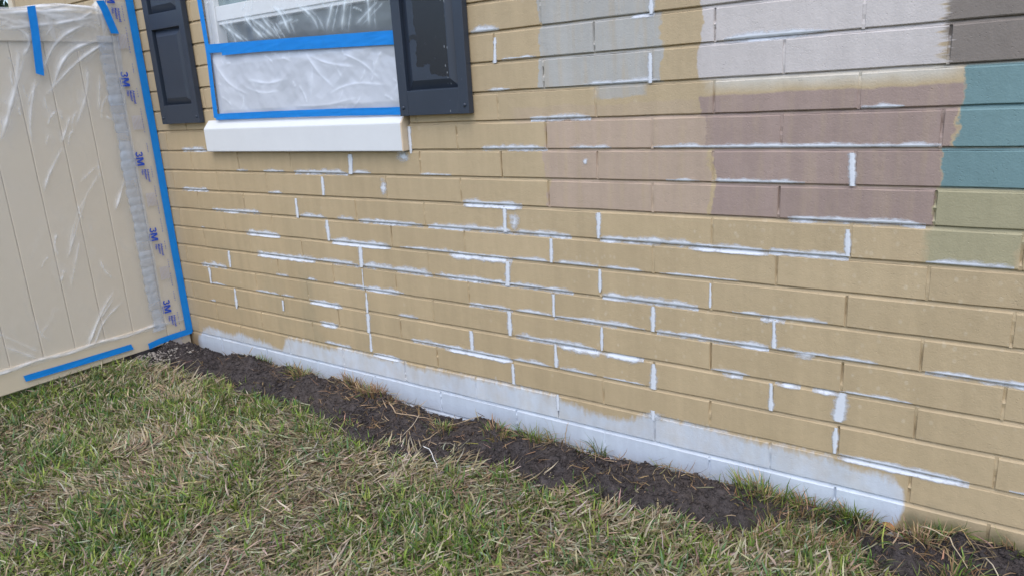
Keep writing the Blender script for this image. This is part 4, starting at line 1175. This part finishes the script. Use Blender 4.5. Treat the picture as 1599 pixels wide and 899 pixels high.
def strand(name, pts, rad, col, label, cat, mat=M_BARK, group=None):
    pts = [Vector(p) for p in pts]
    V = []; F = []; N = 6; M_ = len(pts)
    c0 = pts[0].copy()
    for i, p in enumerate(pts):
        d = (pts[min(i+1, M_-1)]-pts[max(i-1, 0)]).normalized()
        u = d.cross(Vector((0.31, 0.2, 0.93))).normalized(); v = d.cross(u)
        rr = 0.6*rad*(1-0.55*i/(M_-1))*random.uniform(.85, 1.15)
        V += [tuple(p-c0+(u*math.cos(a*math.tau/N)+v*math.sin(a*math.tau/N))*rr) for a in range(N)]
    for i in range(M_-1):
        F += [(i*N+a, i*N+(a+1) % N, (i+1)*N+(a+1) % N, (i+1)*N+a) for a in range(N)]
    F += [tuple(range(N))[::-1], tuple(range((M_-1)*N, M_*N))]
    cc = np.tile(np.array(col), (len(V), 1))
    me = bpy.data.meshes.new(name); me.from_pydata(V, [], F); me.update(); me.shade_smooth()
    at = me.attributes.new('tint', 'FLOAT_COLOR', 'POINT'); c4 = np.ones((len(V), 4), np.float32); c4[:, :3] = cc; at.data.foreach_set('color', c4.ravel())
    o = bpy.data.objects.new(name, me); COL.objects.link(o); me.materials.append(mat); o.location = c0
    return tag(o, label, cat, group)
def gp(x, y, h=0.004): return (x, y, float(max(soil_z(np.array(x), np.array(y)), lawn_z(np.array(x), np.array(y))))+h)
def curve_pts(ctrl, n=10):
    c = np.array(ctrl); t = np.linspace(0, len(c)-1, n)
    return [tuple(np.array([np.interp(q, range(len(c)), c[:, i]) for i in range(3)])+np.array([random.uniform(-.004, .004) for _ in range(3)])) for q in t]
strand('pale_root', curve_pts([gp(-.80, -.36, .03), gp(-.755, -.365, .035), gp(-.70, -.40, .03), gp(-.665, -.435, .006)], 10), .0032, (.70, .70, .70), 'bent whitish root lying at the edge of soil and lawn', 'root')
strand('twig', curve_pts([gp(-.725, -.25, .0), gp(-.728, -.29, .04), gp(-.735, -.335, .05)], 6), .0018, (.52, .47, .40), 'thin upright pale stem above the whitish root', 'twig')
strand('twig', curve_pts([gp(-.86, -.30, .012), gp(-.80, -.20, .02), gp(-.71, -.10, .012)], 9), .0042, (.30, .23, .15), 'slanting brown twig across the soil behind the whitish root', 'twig')
strand('twig', curve_pts([gp(-1.16, -.17, .03), gp(-1.10, -.20, .012), gp(-1.0, -.19, .012), gp(-.93, -.17, .02)], 10), .005, (.38, .28, .19), 'thick curved tan runner beside the dead grass tangle', 'twig')
strand('twig', curve_pts([gp(-.96, -.20, .03), gp(-.97, -.26, .03), gp(-1.01, -.30, .012), gp(-1.0, -.36, .01)], 9), .0024, (.50, .43, .33), 'thin forked straw stem hanging from the soil edge into the lawn', 'twig')
strand('twig', curve_pts([gp(-.62, -.06, .008), gp(-.50, -.10, .012), gp(-.40, -.10, .010)], 8), .0022, (.45, .36, .25), 'fine straw stem lying along the soil below the wall', 'twig')
strand('twig', curve_pts([gp(-.36, -.03, .0), (-.365, -.022, .06), (-.35, -.02, .11)], 7), .0042, (.45, .34, .24), 'stubby upright tan stalk against the white band', 'twig')
strand('twig', curve_pts([gp(-.10, -.10, .01), gp(-.2, -.075, .015), gp(-.30, -.07, .014)], 8), .003, (.30, .22, .15), 'brown runner lying on the soil below the upright sprig', 'twig')
strand('twig', curve_pts([gp(.03, -.05, .012), gp(.12, -.05, .02), gp(.22, -.06, .006)], 8), .003, (.36, .27, .18), 'brown runner on the soil right of the tiny tuft', 'twig')
strand('twig', curve_pts([gp(.86, -.10, .05), gp(.93, -.13, .035), gp(.985, -.19, .008)], 9), .004, (.50, .41, .28), 'arched straw coloured stem over the soil at lower right', 'twig')
strand('twig', curve_pts([gp(.80, -.17, .005), gp(.815, -.15, .03), gp(.83, -.125, .035)], 7), .004, (.45, .33, .22), 'short bent tan stem standing in the soil near the stone', 'twig')
strand('twig', curve_pts([gp(1.02, -.14, .02), gp(1.06, -.19, .012), gp(1.08, -.22, .006)], 7), .003, (.52, .45, .34), 'pale straw stem on the soil near the right edge', 'twig')

# a curled dead leaf and two stones
lv = []; lf = []
for i in range(7):
    t = i/6; w = 0.011*math.sin(math.pi*min(1, t*0.9+.08))
    for s in (-1, 0, 1): lv.append(((t-.5)*0.055, s*w, 0.004*s*s+0.006*math.sin(t*3)))
for i in range(6):
    for s in range(2): lf.append((i*3+s, (i+1)*3+s, (i+1)*3+s+1, i*3+s+1))
o = mesh_obj('leaf', lv, lf, simple('orange_brown_leaf', (0.42, 0.20, 0.085), 0.6, 0.2, 60), None, True)
o.modifiers.new('s', 'SOLIDIFY').thickness = 0.0007
o.location = gp(.775, -.065, .012); o.rotation_euler = (0.1, -0.05, -0.75)
tag(o, 'orange brown dead leaf on the soil under the white band end', 'leaf')
for (cx, cy, rr, lab) in ((.80, -.115, .026, 'rounded grey stone in the soil below the dead leaf'), (.835, -.075, .017, 'small grey stone beside the dead leaf')):
    V = ico_v*(1+0.25*(rng.random((12, 1))-.5))*rr*np.array([1.2, .9, .65])
    o = mesh_obj('stone', V, ico_f, M_STONE, None, True)
    s_ = o.modifiers.new('s', 'SUBSURF'); s_.levels = 2; s_.render_levels = 2
    o.location = gp(cx, cy, rr*.2)
    tag(o, lab, 'stone')

# ------------------------------------------------------------------ shrub beyond the far corner of the house
sh = empty('shrub', (-5.6, 0.75, 0))
tag(sh, 'dark green shrub beyond the far end of the block wall', 'shrub')
n = 5200
c = rng.normal(size=(n, 3)); c /= np.linalg.norm(c, axis=1)[:, None]
c = c*(0.45+0.55*rng.random((n, 1)))*np.array([.95, .8, 1.25])*(0.8+.4*fbm(c[:, 0]*3, c[:, 2]*3, 130, 2))[:, None]+np.array([0, 0, 1.45])
d1 = rng.normal(size=(n, 3)); d1 /= np.linalg.norm(d1, axis=1)[:, None]
d2 = np.cross(d1, rng.normal(size=(n, 3))); d2 /= np.linalg.norm(d2, axis=1)[:, None]
s_ = rng.uniform(.03, .06, (n, 1))
V = np.stack([c-d1*s_, c+d2*s_*.45, c+d1*s_, c-d2*s_*.45], 1).reshape(-1, 3)
colr = np.repeat(np.array([(.035, .07, .03)])*(0.5+1.0*rng.random((n, 1))), 4, 0)
o = np_mesh('foliage', V, np.arange(n*4).reshape(n, 4), M_BLADE, None, False, None, colr); o.parent = sh
tr = MB()
for a in range(5):
    q = Vector((0.25*math.cos(a*1.26), 0.25*math.sin(a*1.26), 1.2))
    V = []
    for t, rr in ((0, .03), (.5, .022), (1, .012)):
        V += [(q.x*t+rr*math.cos(w*1.047), q.y*t+rr*math.sin(w*1.047), -0.05+q.z*t) for w in range(6)]
    tr.add(V, [(i*6+w, i*6+(w+1) % 6, i*6+6+(w+1) % 6, i*6+6+w) for i in range(2) for w in range(6)])
tr.build('stem', simple('shrub_bark', (0.12, 0.09, 0.06), 0.9), sh)
